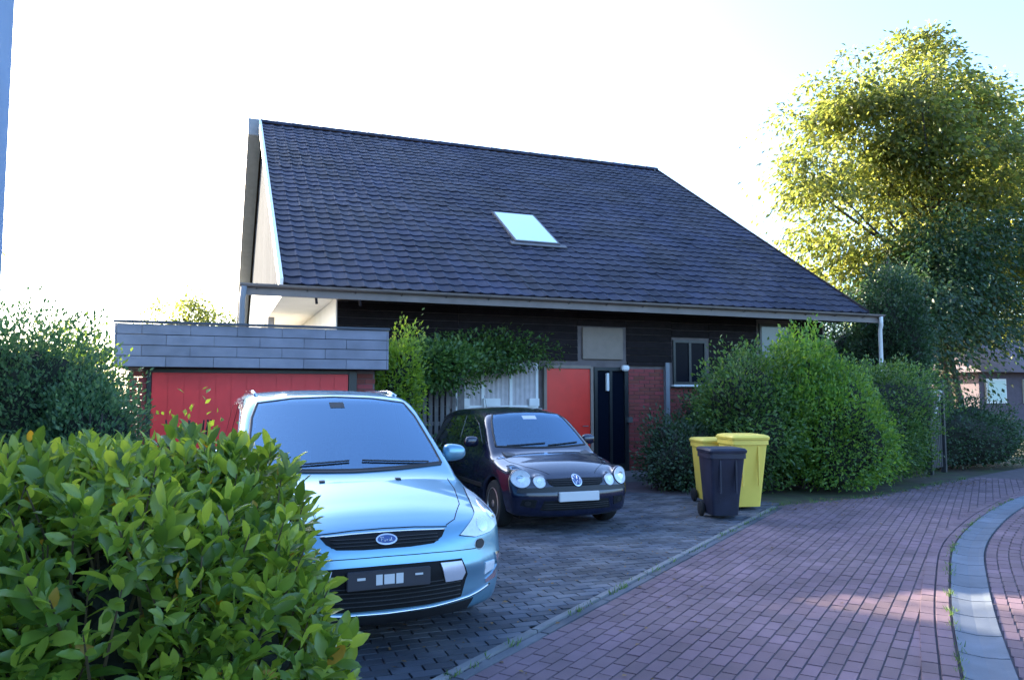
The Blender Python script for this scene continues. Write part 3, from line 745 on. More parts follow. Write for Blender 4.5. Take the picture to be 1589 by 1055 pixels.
def open_screen(o, poly, zmin):
    """cut the windscreen opening out of the body skin"""
    bm = bmesh.new(); bm.from_mesh(o.data); kill = []
    def inside(p):
        c = False; j = len(poly) - 1
        for i in range(len(poly)):
            if ((poly[i][1] > p[1]) != (poly[j][1] > p[1])) and (p[0] < (poly[j][0]-poly[i][0])*(p[1]-poly[i][1])/(poly[j][1]-poly[i][1]) + poly[i][0]): c = not c
            j = i
        return c
    for f in bm.faces:
        c = f.calc_center_median()
        if c.z > zmin and c.y < 2.4 and inside((c.x, c.z)): kill.append(f)
    bmesh.ops.delete(bm, geom=kill, context='FACES'); bm.to_mesh(o.data); bm.free()
def interior(root, ys, zs, hw, yd, zd, rows):
    MB().prism([(yd - .30, zd - .05), (yd + .02, zd + .02), (yd + .22, zd - .03), (yd + .30, zd - .16), (yd + .22, zd - .42), (yd - .30, zd - .42)], -hw, hw, 'x').build('dashboard', 'dash', root)
    sx = hw * .5
    w = MB(); P = [(sx + .18*math.cos(a), yd + .34 + .07*math.sin(a), zd - .08 + .17*math.sin(a)) for a in np.linspace(0, 6.283, 21)]; w.tube(P, .014, 6, caps=False)
    w.tube([(sx - .17, yd + .34, zd - .08), (sx + .17, yd + .34, zd - .08)], .012, 5).tube([(sx, yd + .34, zd - .08), (sx, yd + .2, zd - .14)], .03, 6).build('steering_wheel', 'dash', root, smooth=True)
    for r_ in range(rows):
        for k in (-1, 1):
            y = ys + r_ * .85; c = k * sx
            MB().box(c - .24, c + .24, y, y + .14, zs - .75, zs - .17, .05).build('seat', 'seat_cloth', root)
            h = MB().box(c - .13, c + .13, y + .03, y + .12, zs - .12, zs + .06, .035)
            h.tube([(c - .06, y + .07, zs - .20), (c - .06, y + .07, zs - .10)], .008, 5).tube([(c + .06, y + .07, zs - .20), (c + .06, y + .07, zs - .10)], .008, 5).build('headrest', 'seat_cloth', root)

# ---- the blue people carrier
def f_mpv(P):
    x = np.abs(P[:, 0]); y = P[:, 1]; z = P[:, 2]
    zt = itp(y, [-.1, .0, .10, .25, .5, .9, 1.15, 1.6, 3, 4.4, 4.6, 4.9], [.60, .68, .755, .83, .90, .985, 1.03, 1.05, 1.09, 1.13, 1.12, 1.0])
    ww = itp(y, [0, .25, .6, 1.2, 2, 3.6, 4.3, 4.8], [.80, .865, .905, .925, .93, .93, .91, .84])
    crown = .10*(x/.9)**2.4 + .030*np.clip((x-.45)/.2, 0, 1)**2*0
    top = (z - zt + crown) * .93
    tap = .10*np.clip((z-.60)/.5, 0, 1.6)**1.7 + .07*np.clip((.55-z)/.4, 0, 2)**2
    # shallow waist crease
    side = x - (ww - tap + .012*np.exp(-((z-.80)/.05)**2))
    yf = .30*(x/.92)**2.6 + .16*np.clip(x-.66, 0, 1)**1.0 + .16*np.clip((z-.56)/.25, 0, 3)**1.6*.35 + .35*np.clip(.32-z, 0, 1) - .025*np.exp(-((z-.50)/.06)**2)
    front = yf - y
    rear = y - (4.76 - .16*(x/.9)**2.5 - .10*np.clip(z-.6, 0, 1))
    low = smax(top, side, .075); low = smax(low, front, .07); low = smax(low, rear, .08)
    low = smax(low, (.19 + .03*(x/.9)**2) - z, .05)
    # cabin
    zr = itp(y, [1.5, 2.0, 2.35, 2.8, 3.4, 4.0, 4.4, 4.7], [1.52, 1.60, 1.645, 1.665, 1.66, 1.63, 1.59, 1.53]) - .05*(x/.72)**2.4
    yw = 1.06 + (z - 1.03)*1.72 + .16*(x/.75)**2
    ws = (yw - y) * .50
    cs = (x - (.84 - .22*np.clip(z-1.03, -.3, .6) - .10*np.clip((1.3-y), 0, 1) - .05*np.clip(y-3.6, 0, 2))) * .95
    tg = (y - (4.66 - (z-1.1)*.48 - .10*(x/.7)**2)) * .9
    cab = smax(zr*0 + z - zr, cs, .10); cab = smax(cab, ws, .045); cab = smax(cab, tg, .07); cab = smax(cab, .85 - z, .02)
    f = smin(low, cab, .035)
    for yc in (.96, 3.81):
        d = .365 - np.hypot(y-yc, z-.325); f = smax(f, np.minimum(d, x - .60), .02)
    return f
mpv_root = thing('parked_car', 'light blue people carrier parked nose out before the red garage', 'car', (1.03, 4.83, 0), R(1.8))
mp = Car(f_mpv, 4.78, 1.88, 1.67, 'mpv')
body = link('body', mp.body_mesh('body', .027), 'blue_paint', mpv_root, smooth=True)
def sym(car, poly, axis, name, m, parent, **k):
    car.patch(poly, axis, name, m, parent, **k)
    if axis == 'front': return car.patch(mirror_xy(poly), axis, name, m, parent, **k)
BODY_M = body
# windscreen with dark band, wipers
wsc = [(-.735, 1.075), (-.35, 1.06), (0, 1.055), (.35, 1.06), (.735, 1.075), (.715, 1.22), (.675, 1.42), (.62, 1.535), (.34, 1.572), (0, 1.585), (-.34, 1.572), (-.62, 1.535), (-.675, 1.42), (-.715, 1.22)]
open_screen(body, [(x*.97, 1.30 + (z-1.30)*.94) for x, z in wsc], 1.05); interior(mpv_root, 2.45, 1.36, .70, 1.30, 1.00, 2)
mp.seam([(x*1.01, 1.3 + (z-1.3)*1.03) for x, z in wsc], 'front', 'windscreen_seal', 'black_plastic', mpv_root, r=.016, closed=True, off=-.002)
wo = mp.patch(wsc, 'front', 'windscreen', 'windscreen_glass', mpv_root, off=.007)
mp.patch([(-.05, 1.50), (.07, 1.50), (.07, 1.545), (-.05, 1.545)], 'front', 'mirror_mount', 'black_plastic', wo, off=.010)
mp.patch([(-.74, 1.052), (-.35, 1.038), (0, 1.032), (.35, 1.038), (.74, 1.052), (.72, 1.07), (0, 1.052), (-.72, 1.07)], 'front', 'cowl', 'black_plastic', mpv_root, off=.009, step=.02)
for a, b in (((-.62, 1.07), (-.02, 1.10)), ((.62, 1.07), (.08, 1.10))): mp.seam([a, b], 'front', 'wiper', 'black_plastic', mpv_root, r=.007, off=.018)
for sx in (-.26, .30): mp.patch([(sx-.02, .44+.48), (sx+.02, .44+.48), (sx+.02, .94+.01), (sx-.02, .95)], 'top', 'washer_jet', 'black_plastic', mpv_root, off=.010, step=.01) 
# bonnet shut lines
bon = [(-.73, 1.06), (-.70, .80), (-.62, .45), (-.50, .20), (-.42, .135)]
mp.seam(bon, 'top', 'bonnet_seam', 'gap', mpv_root, r=.0035); mp.seam([(-x, y) for x, y in bon], 'top', 'bonnet_seam', 'gap', mpv_root, r=.0035)
mp.seam([(-.42, .752), (-.2, .765), (0, .768), (.2, .765), (.42, .752)], 'front', 'bonnet_seam', 'gap', mpv_root, r=.004)
# headlights: tall swept lenses
hl = [(.50, .695), (.62, .672), (.76, .685), (.835, .715), (.862, .79), (.845, .87), (.80, .905), (.755, .875), (.68, .80), (.58, .745)]
for s_ in (1, -1):
    pl_ = hl if s_ > 0 else mirror_xy(hl)
    h_ = mp.patch([(x*1.0, z) for x, z in pl_], 'front', 'headlight', 'lens', mpv_root, off=.008, step=.02)
    cx = .69*s_; cz = .735
    mp.patch([(cx + .045*math.cos(a), cz + .04*math.sin(a)) for a in np.linspace(0, 6.28, 15)[:-1]], 'front', 'reflector', 'reflector', h_, off=.013, step=.015)
    mp.patch([(.80*s_ + .03*math.cos(a), .80 + .05*math.sin(a)) for a in np.linspace(0, 6.28, 13)[:-1]], 'front', 'reflector', 'reflector', h_, off=.013, step=.015)
    mp.seam([(x, z) for x, z in pl_], 'front', 'lens_edge', 'gap', h_, r=.003, closed=True, off=.004)
# upper grille, slats, badge
gr = [(-.40, .735), (-.2, .742), (0, .745), (.2, .742), (.40, .735), (.37, .700), (.31, .668), (.15, .660), (-.15, .660), (-.31, .668), (-.37, .700)]
go = mp.patch(gr, 'front', 'grille', 'gap', mpv_root, off=.004)
for z in (.682, .70, .718): mp.seam([(-.34, z), (.34, z)], 'front', 'grille_bar', 'black_plastic', go, r=.004, off=.006)
mp.seam([(-.40, .738), (-.2, .746), (0, .749), (.2, .746), (.40, .738)], 'front', 'chrome_strip', 'chrome', go, r=.005, off=.005)
def ellipse(cx, cz, a, b, n=22): return [(cx + a*math.cos(t), cz + b*math.sin(t)) for t in np.linspace(0, 2*math.pi, n+1)[:-1]]
bd = mp.patch(ellipse(0, .705, .068, .029), 'front', 'badge', 'chrome', mpv_root, off=.016, step=.012, thick=.03)
mp.patch(ellipse(0, .705, .058, .021), 'front', 'badge_field', 'badge_blue', bd, off=.018, step=.012)
for pts in ([(-.040, .712), (-.022, .716), (-.018, .710)], [(-.034, .714), (-.036, .695)], [(-.038, .705), (-.024, .706)], [(-.014, .702), (-.020, .697), (-.014, .694), (-.008, .699), (-.014, .702)], [(-.002, .702), (0, .694), (.002, .701), (.008, .702)], [(.024, .699), (.016, .703), (.014, .696), (.022, .695), (.032, .714), (.028, .695), (.036, .697)]):
    mp.seam(pts, 'front', 'badge_script', 'chrome', bd, r=.0018, off=.019, step=.004, n=4)
# lower bumper: dark trapezoid intake, flanks, plate, lips
li = [(-.50, .555), (-.25, .562), (0, .564), (.25, .562), (.50, .555), (.545, .45), (.50, .31), (.25, .295), (-.25, .295), (-.50, .31), (-.545, .45)]
lo_ = mp.patch(li, 'front', 'lower_grille', 'gap', mpv_root, off=.004)
for k, z in enumerate(np.linspace(.33, .44, 5)): mp.seam([(-.49, z), (0, z-.005), (.49, z)], 'front', 'grille_bar', 'black_plastic', lo_, r=.005, off=.008)
fl = [(.34, .545), (.49, .54), (.52, .47), (.50, .425), (.38, .425)]
sym(mp, fl, 'front', 'intake_flank', 'silver_panel', mpv_root, off=.014)
mp.seam([(-.56, .30), (-.3, .275), (0, .268), (.3, .275), (.56, .30), (.74, .345)], 'front', 'chrome_strip', 'chrome', mpv_root, r=.008, off=.004)
mp.patch([(-.60, .285), (-.3, .262), (0, .256), (.3, .262), (.60, .285), (.56, .215), (0, .20), (-.56, .215)], 'front', 'bumper_lip', 'black_plastic', mpv_root, off=.006)
y0 = mp.front_y(0, .50) - .02
pt = MB().box(-.26, .26, y0 - .012, y0 + .02, .435, .545, .005).build('number_plate', 'plate_dark', mpv_root, label='dark blank plate with a pale patch in its middle')
for xa, xb, za, zb in ((-.085, -.045, .46, .522), (-.035, .03, .462, .52), (.04, .085, .46, .522), (-.20, -.15, .495, .51), (.16, .21, .50, .512)):
    MB().box(xa, xb, y0 - .0145, y0 - .0122, za, zb).build('pale_patch', 'plate_white', pt)
fg = [(.79, .545), (.845, .54), (.86, .45), (.80, .375), (.70, .36), (.70, .385), (.77, .41), (.81, .46)]
for s_ in (1, -1):
    P_ = fg if s_ > 0 else mirror_xy(fg)
    mp.patch(P_, 'front', 'fog_trim', 'chrome', mpv_root, off=.008, step=.02)
    mp.patch([(s_*x, z) for x, z in ((.69, .50), (.78, .50), (.78, .44), (.69, .42))][::s_], 'front', 'fog_light', 'lens', mpv_root, off=.007, step=.02)
    mp.patch(ellipse(.655*s_, .625, .036, .030, 16), 'front', 'washer_cap', 'black_plastic', mpv_root, off=.006, step=.015)
    mp.seam(ellipse(.655*s_, .625, .041, .035, 16), 'front', 'washer_ring', 'alloy', mpv_root, r=.003, closed=True)
mp.seam([(-.62, .60), (-.3, .612), (0, .615), (.3, .612), (.62, .60)], 'front', 'bumper_seam', 'gap', mpv_root, r=.003)
# sides
sw1 = [(1.62, 1.12), (2.02, 1.12), (2.70, 1.13), (2.70, 1.50), (2.36, 1.48), (2.02, 1.34)]
sw2 = [(2.78, 1.13), (3.55, 1.16), (3.55, 1.52), (2.78, 1.535)]
sw3 = [(3.62, 1.165), (4.22, 1.20), (4.05, 1.46), (3.62, 1.515)]
for ax in ('left', 'right'):
    for w_ in (sw1, sw2, sw3): mp.patch(w_, ax, 'side_window', 'side_glass', mpv_root, off=.005)
    mp.seam([(1.45, 1.09), (2.7, 1.115), (3.6, 1.145), (4.3, 1.19)], ax, 'waist_strip', 'chrome', mpv_root, r=.007, off=.003)
    for yy in (1.50, 2.74, 3.60): mp.seam([(yy, .30), (yy, 1.07)], ax, 'door_seam', 'gap', mpv_root, r=.0035)
    for yy in (2.45, 3.35): mp.patch([(yy, .93), (yy+.2, .94), (yy+.2, .97), (yy, .96)], ax, 'door_handle', 'blue_paint', mpv_root, off=.03, thick=.04, step=.02)
    mp.patch([(1.40, .36), (3.40, .36), (3.36, .25), (1.42, .25)], ax, 'sill_trim', 'black_plastic', mpv_root, off=.005)
for s_ in (1, -1):
    bm = bmesh.new(); bmesh.ops.create_uvsphere(bm, u_segments=20, v_segments=12, radius=1)
    for v in bm.verts:
        x, y, z = [math.copysign(abs(q_) ** .72, q_) for q_ in v.co]; v.co = (.96*s_ + x*.10, 1.60 + (y if y < 0 else y*.45)*.08 , 1.125 + z*.072*(1 - .15*x*s_))
    mm = MB().bm(bm).build('door_mirror', 'blue_paint', mpv_root, smooth=True)
    MB().tube([(.86*s_, 1.64, 1.09), (.93*s_, 1.62, 1.09), (1.0*s_, 1.60, 1.09)], .022, 8).build('mirror_arm', 'black_plastic', mm, smooth=True)
    for yy in (.96, 3.81): wheel(.80*s_, yy, .325, .215, mpv_root, s_)
    MB().tube([(.62*s_, 2.3, 1.61), (.625*s_, 2.6, 1.65), (.62*s_, 3.6, 1.645), (.60*s_, 4.1, 1.60)], .014, 8).build('roof_rail', 'chrome', mpv_root, smooth=True)
MB().box(-.72, .72, .35, 4.5, .17, .30).build('underbody', 'gap', mpv_root)

# ---- the black hatchback
def f_hat(P):
    x = np.abs(P[:, 0]); y = P[:, 1]; z = P[:, 2]
    zt = itp(y, [-.1, .05, .18, .35, .6, .95, 1.3, 2.2, 3.2, 3.7, 4.0], [.56, .62, .70, .775, .835, .905, .94, .96, .98, .97, .90])
    ww = itp(y, [0, .25, .6, 1.1, 2.0, 3.1, 3.9], [.72, .78, .815, .825, .825, .82, .74])
    top = (z - zt + .085*(x/.8)**2.4) * .93
    side = x - (ww - .09*np.clip((z-.55)/.45, 0, 1.6)**1.7 - .06*np.clip((.5-z)/.35, 0, 2)**2)
    yf = .24*(x/.82)**2.5 + .12*np.clip((z-.52)/.2, 0, 3)**1.5*.4 + .30*np.clip(.30-z, 0, 1) - .03*np.exp(-((z-.43)/.09)**2)
    rear = y - (3.89 - .10*(x/.8)**2 - .12*np.clip(z-.6, 0, 1))
    low = smax(smax(smax(smax(top, side, .07), yf - y, .06), rear, .08), (.18 + .03*(x/.8)**2) - z, .05)
    # round lamp pods
    for cx, cz, r in ((.66, .635, .115), (.46, .60, .08)):
        cyl = np.hypot(x-cx, z-cz) - r; pod = smax(cyl*.9, (.04 + .24*(x/.82)**2.5) - y, .02); pod = smax(pod, y - .55, .05); low = smin(low, pod, .02)
    zr = itp(y, [1.3, 1.75, 2.1, 2.6, 3.2, 3.6], [1.33, 1.40, 1.445, 1.455, 1.43, 1.38]) - .05*(x/.6)**2.2
    ws = ((.93 + (z-.92)*1.50 + .13*(x/.7)**2) - y) * .55
    cs = (x - (.735 - .32*np.clip(z-.93, -.3, .6) - .08*np.clip(1.2-y, 0, 1))) * .95
    tg = (y - (3.80 - (z-.98)*.55 - .08*(x/.7)**2)) * .88
    cab = smax(smax(smax(smax(z - zr, cs, .09), ws, .04), tg, .06), .75 - z, .02)
    f = smin(low, cab, .03)
    for yc in (.74, 3.20):
        d = .325 - np.hypot(y-yc, z-.29); f = smax(f, np.minimum(d, x - .55), .02)
    return f
hat_root = thing('parked_car', 'black small hatchback with round twin headlights beside the red door', 'car', (4.06, 8.40, 0))
ht = Car(f_hat, 3.9, 1.66, 1.46, 'hat')
hbody = link('body', ht.body_mesh('body', .026), 'black_paint', hat_root, smooth=True)
wsc = [(-.63, .965), (-.3, .952), (0, .948), (.3, .952), (.63, .965), (.59, 1.12), (.53, 1.28), (.48, 1.345), (.25, 1.368), (0, 1.375), (-.25, 1.368), (-.48, 1.345), (-.53, 1.28), (-.59, 1.12)]
open_screen(hbody, [(x*.97, 1.15 + (z-1.15)*.93) for x, z in wsc], .93); interior(hat_root, 2.05, 1.17, .60, 1.12, .91, 2)
ht.seam([(x*1.01, 1.15 + (z-1.15)*1.03) for x, z in wsc], 'front', 'windscreen_seal', 'black_plastic', hat_root, r=.016, closed=True, off=-.002)
wo = ht.patch(wsc, 'front', 'windscreen', 'windscreen_glass', hat_root, off=.007)
ht.patch([(-.10, 1.29), (.10, 1.29), (.10, 1.335), (-.10, 1.335)], 'front', 'rear_view_mirror', 'silver_panel', wo, off=.009, step=.02)
for a, b in (((-.50, .96), (.02, .985)), ((.05, .958), (.52, .985))): ht.seam([a, b], 'front', 'wiper', 'black_plastic', hat_root, r=.007, off=.016)
bon = [(-.66, .92), (-.63, .65), (-.52, .38), (-.38, .24), (-.30, .15)]
ht.seam(bon, 'top', 'bonnet_seam', 'gap', hat_root, r=.003); ht.seam([(-x, y) for x, y in bon], 'top', 'bonnet_seam', 'gap', hat_root, r=.003)
for s_ in (1, -1):
    for cx, cz, r in ((.66, .635, .100), (.46, .60, .066)):
        h_ = ht.patch(ellipse(cx*s_, cz, r, r, 24), 'front', 'headlight', 'lens', hat_root, off=.010, step=.02)
        ht.seam(ellipse(cx*s_, cz, r, r, 24), 'front', 'lens_ring', 'alloy', h_, r=.006, closed=True, off=.006)
        ht.patch(ellipse(cx*s_, cz, r*.45, r*.45, 16), 'front', 'reflector', 'reflector', h_, off=.014, step=.015)
    ht.patch([(s_*x, z) for x, z in ((.50, .40), (.66, .40), (.68, .33), (.52, .30))][::s_], 'front', 'side_intake', 'gap', hat_root, off=.005, step=.02)
    ht.patch(ellipse(.60*s_, .355, .035, .028, 14), 'front', 'fog_light', 'black_plastic', hat_root, off=.010, step=.015)
ug = ht.patch([(-.37, .625), (0, .635), (.37, .625), (.35, .575), (.30, .548), (-.30, .548), (-.35, .575)], 'front', 'grille', 'gap', hat_root, off=.005, step=.02)
for z in (.565, .585, .605): ht.seam([(-.33, z), (.33, z)], 'front', 'grille_bar', 'black_plastic', ug, r=.005, off=.008)
bd = ht.patch(ellipse(0, .60, .062, .062, 24), 'front', 'badge', 'chrome', hat_root, off=.022, step=.015, thick=.04)
ht.patch(ellipse(0, .60, .050, .050, 24), 'front', 'badge_field', 'badge_blue', bd, off=.023, step=.012)
for pts in ([(-.022, .642), (0, .604), (.022, .642)], [(-.045, .618), (-.022, .562), (0, .597), (.022, .562), (.045, .618)]): ht.seam(pts, 'front', 'badge_letter', 'chrome', bd, r=.0035, off=.025, step=.01)
ht.patch([(-.70, .525), (-.3, .545), (.3, .545), (.70, .525), (.72, .475), (.3, .485), (-.3, .485), (-.72, .475)], 'front', 'bumper_strip', 'black_plastic', hat_root, off=.008)
lg = ht.patch([(-.42, .385), (.42, .385), (.46, .27), (-.46, .27)], 'front', 'lower_grille', 'gap', hat_root, off=.004)
for z in (.295, .32, .345): ht.seam([(-.42, z), (.42, z)], 'front', 'grille_bar', 'black_plastic', lg, r=.005, off=.008)
y0 = ht.front_y(0, .44) - .02
MB().box(-.26, .26, y0 - .012, y0 + .03, .375, .485, .006).build('number_plate', 'plate_white', hat_root, label='blank pale number plate')
sw1 = [(1.42, 1.0), (2.35, 1.02), (2.35, 1.33), (2.10, 1.335), (1.78, 1.23)]
sw2 = [(2.42, 1.02), (3.20, 1.04), (3.06, 1.30), (2.42, 1.33)]
for ax in ('left', 'right'):
    for w_ in (sw1, sw2): ht.patch(w_, ax, 'side_window', 'side_glass', hat_root, off=.005)
    for yy in (1.28, 2.38): ht.seam([(yy, .28), (yy, .95)], ax, 'door_seam', 'gap', hat_root, r=.003)
    ht.patch([(1.10, .50), (2.9, .50), (2.9, .45), (1.10, .45)], ax, 'rubbing_strip', 'black_plastic', hat_root, off=.010)
    ht.patch([(2.10, .84), (2.28, .845), (2.28, .87), (2.10, .865)], ax, 'door_handle', 'black_plastic', hat_root, off=.03, thick=.04, step=.02)
for s_ in (1, -1):
    bm = bmesh.new(); bmesh.ops.create_uvsphere(bm, u_segments=18, v_segments=10, radius=1)
    for v in bm.verts:
        x, y, z = [math.copysign(abs(q_) ** .72, q_) for q_ in v.co]; v.co = (.86*s_ + x*.10, 1.45 + (y if y < 0 else y*.4)*.07, 1.01 + z*.07)
    mm = MB().bm(bm).build('door_mirror', 'black_paint', hat_root, smooth=True)
    MB().tube([(.76*s_, 1.48, .98), (.84*s_, 1.46, .975), (.88*s_, 1.45, .98)], .02, 8).build('mirror_arm', 'black_plastic', mm, smooth=True)
    for yy in (.74, 3.20): wheel(.715*s_, yy, .29, .18, hat_root, s_, 7)
MB().tube([(0, 3.3, 1.42), (0, 3.42, 1.62)], .004, 5).build('aerial', 'black_plastic', hat_root)
MB().box(-.62, .62, .3, 3.6, .15, .28).build('underbody', 'gap', hat_root)

# ------------------------------------------------------------------ wheelie bins
def bin_(loc, rz, h, w, d, bodym, lidm, label):
    t = thing('wheelie_bin', label, 'bin', loc, rz, 'wheelie bins by the hedge')
    hb = h * .93; bm = bmesh.new()
    rings = [(.05, .74, .70), (.30, .80, .77), (hb*.8, .92, .92), (hb-.07, .95, .96), (hb-.068, 1.02, 1.0), (hb, 1.02, 1.0)]
    V = []; n = 16
    for z, kw, kd in rings:
        a, b = w/2*kw, d/2*kd; r = .04
        for (cx, cy, a0) in ((a-r, b-r, 0), (-a+r, b-r, 90), (-a+r, -b+r, 180), (a-r, -b+r, 270)):
            for k in range(4): an = R(a0 + 30*k); V.append((cx + r*math.cos(an), cy + r*math.sin(an) + (d/2*(1-kd))*.7, z))
    F = [(i*n+k, i*n+(k+1) % n, (i+1)*n+(k+1) % n, (i+1)*n+k) for i in range(len(rings)-1) for k in range(n)] + [tuple(range(n-1, -1, -1)), tuple(range((len(rings)-1)*n, len(rings)*n))]
    smooth_by_angle(MB().add(V, F).build('body', bodym, t), 30)
    lid = MB(); L = []
    for z, kk in ((hb+.003, 1.06), (hb+.035, 1.08), (hb+.062, 1.0), (h, .80)):
        a, b = w/2*kk, d/2*kk; r = .05
        for (cx, cy, a0) in ((a-r, b-r, 0), (-a+r, b-r, 90), (-a+r, -b+r, 180), (a-r, -b+r, 270)):
            for k in range(4): an = R(a0 + 30*k); L.append((cx + r*math.cos(an), cy + r*math.sin(an), z))
    F = [(i*n+k, i*n+(k+1) % n, (i+1)*n+(k+1) % n, (i+1)*n+k) for i in range(3) for k in range(n)] + [tuple(range(n-1, -1, -1)), tuple(range(3*n, 4*n))]
    smooth_by_angle(lid.add(L, F).build('lid', lidm, t), 30)
    MB().tube([(-w*.36, d*.5, hb-.03), (-w*.36, d*.5+.09, hb-.01), (w*.36, d*.5+.09, hb-.01), (w*.36, d*.5, hb-.03)], .014, 8).build('handle', lidm, t, smooth=True)
    MB().tube([(-w*.46, d*.36, .1), (w*.46, d*.36, .1)], .012, 8).build('axle', 'iron', t)
    for s_ in (-1, 1):
        smooth_by_angle(MB().lathe([(.03, -.025), (.085, -.025), (.098, -.015), (.098, .015), (.085, .025), (.03, .025)], 'x', (s_*w*.46, d*.36, .1), 24).build('wheel', 'rubber', t), 40)
    for k in (-1, 1): MB().box(k*w*.22-.012, k*w*.22+.012, -d*.5+.012, -d*.5+.04, .35, hb-.09, .004).build('front_rib', bodym, t)
bin_((6.34, 8.72, 0), R(-16), .93, .48, .55, 'bin_dark', 'bin_dark', 'dark blue grey wheelie bin with a dark lid in front of the yellow bins')
bin_((7.16, 10.02, 0), R(-14), .98, .56, .56, 'bin_yellow', 'bin_yellow', 'yellow wheelie bin mostly hidden behind the dark bin')
bin_((7.13, 9.30, 0), R(-14), 1.07, .53, .60, 'bin_yellow', 'bin_yellow', 'yellow wheelie bin nearest the hedge, its side in full view')

# ------------------------------------------------------------------ plants
def leafy(name, label, cat, c, r, n, size, m, seed=1, proto=LEAF4, up=.35, shell=.55, amp=.18, stems=5, inner=.72, group=None, floor=.05, flatten=None, tops=0, part='foliage'):
    """a bush: leaves through an uneven rounded volume, stems from the ground, dense shaded inner growth"""
    t = thing(name, label, cat, (c[0], c[1], 0), 0, group)
    cz = c[2]; d = unit(n); rad = (1 - shell * rng.random(n) ** 1.6) * wob(d, seed, amp) * (1 + .10 * np.sin(d @ np.random.default_rng(seed + 500).normal(size=(3, 9)) * 13 + 1.3).sum(1) / 2.2); rr = np.array(r)
    if flatten: # boxier clipped shape
        d2 = np.sign(d) * np.abs(d) ** flatten; d2 /= np.abs(d2).max(1, keepdims=True) ** .5 * np.linalg.norm(d2, axis=1, keepdims=True) ** .5; pos = d2
    else: pos = d
    P = pos * rad[:, None] * rr + np.array([0, 0, cz]); k = P[:, 2] > floor; P = P[k]; d = d[k]
    P += rng.normal(0, .03, P.shape)
    D = d + rng.normal(0, .55, d.shape) + np.array([0, 0, up])
    V, F = scatter(P, D, size * rng.uniform(.6, 1.25, len(P)), proto, flat=d + np.array([0, 0, .6]))
    link(part, mesh_np(part, V, F), m, t)
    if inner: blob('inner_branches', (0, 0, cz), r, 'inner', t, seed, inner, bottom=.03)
    for k in range(stems):
        a = rnd.uniform(0, 6.28); q = rnd.uniform(.1, .5)
        MB().tube([(r[0]*q*.4*math.cos(a), r[1]*q*.4*math.sin(a), 0), (r[0]*q*math.cos(a), r[1]*q*math.sin(a), cz*.8), (r[0]*q*1.6*math.cos(a), r[1]*q*1.6*math.sin(a), cz + r[2]*.6)], [.03, .022, .008], 6).build('stem', 'bark', t)
    return t
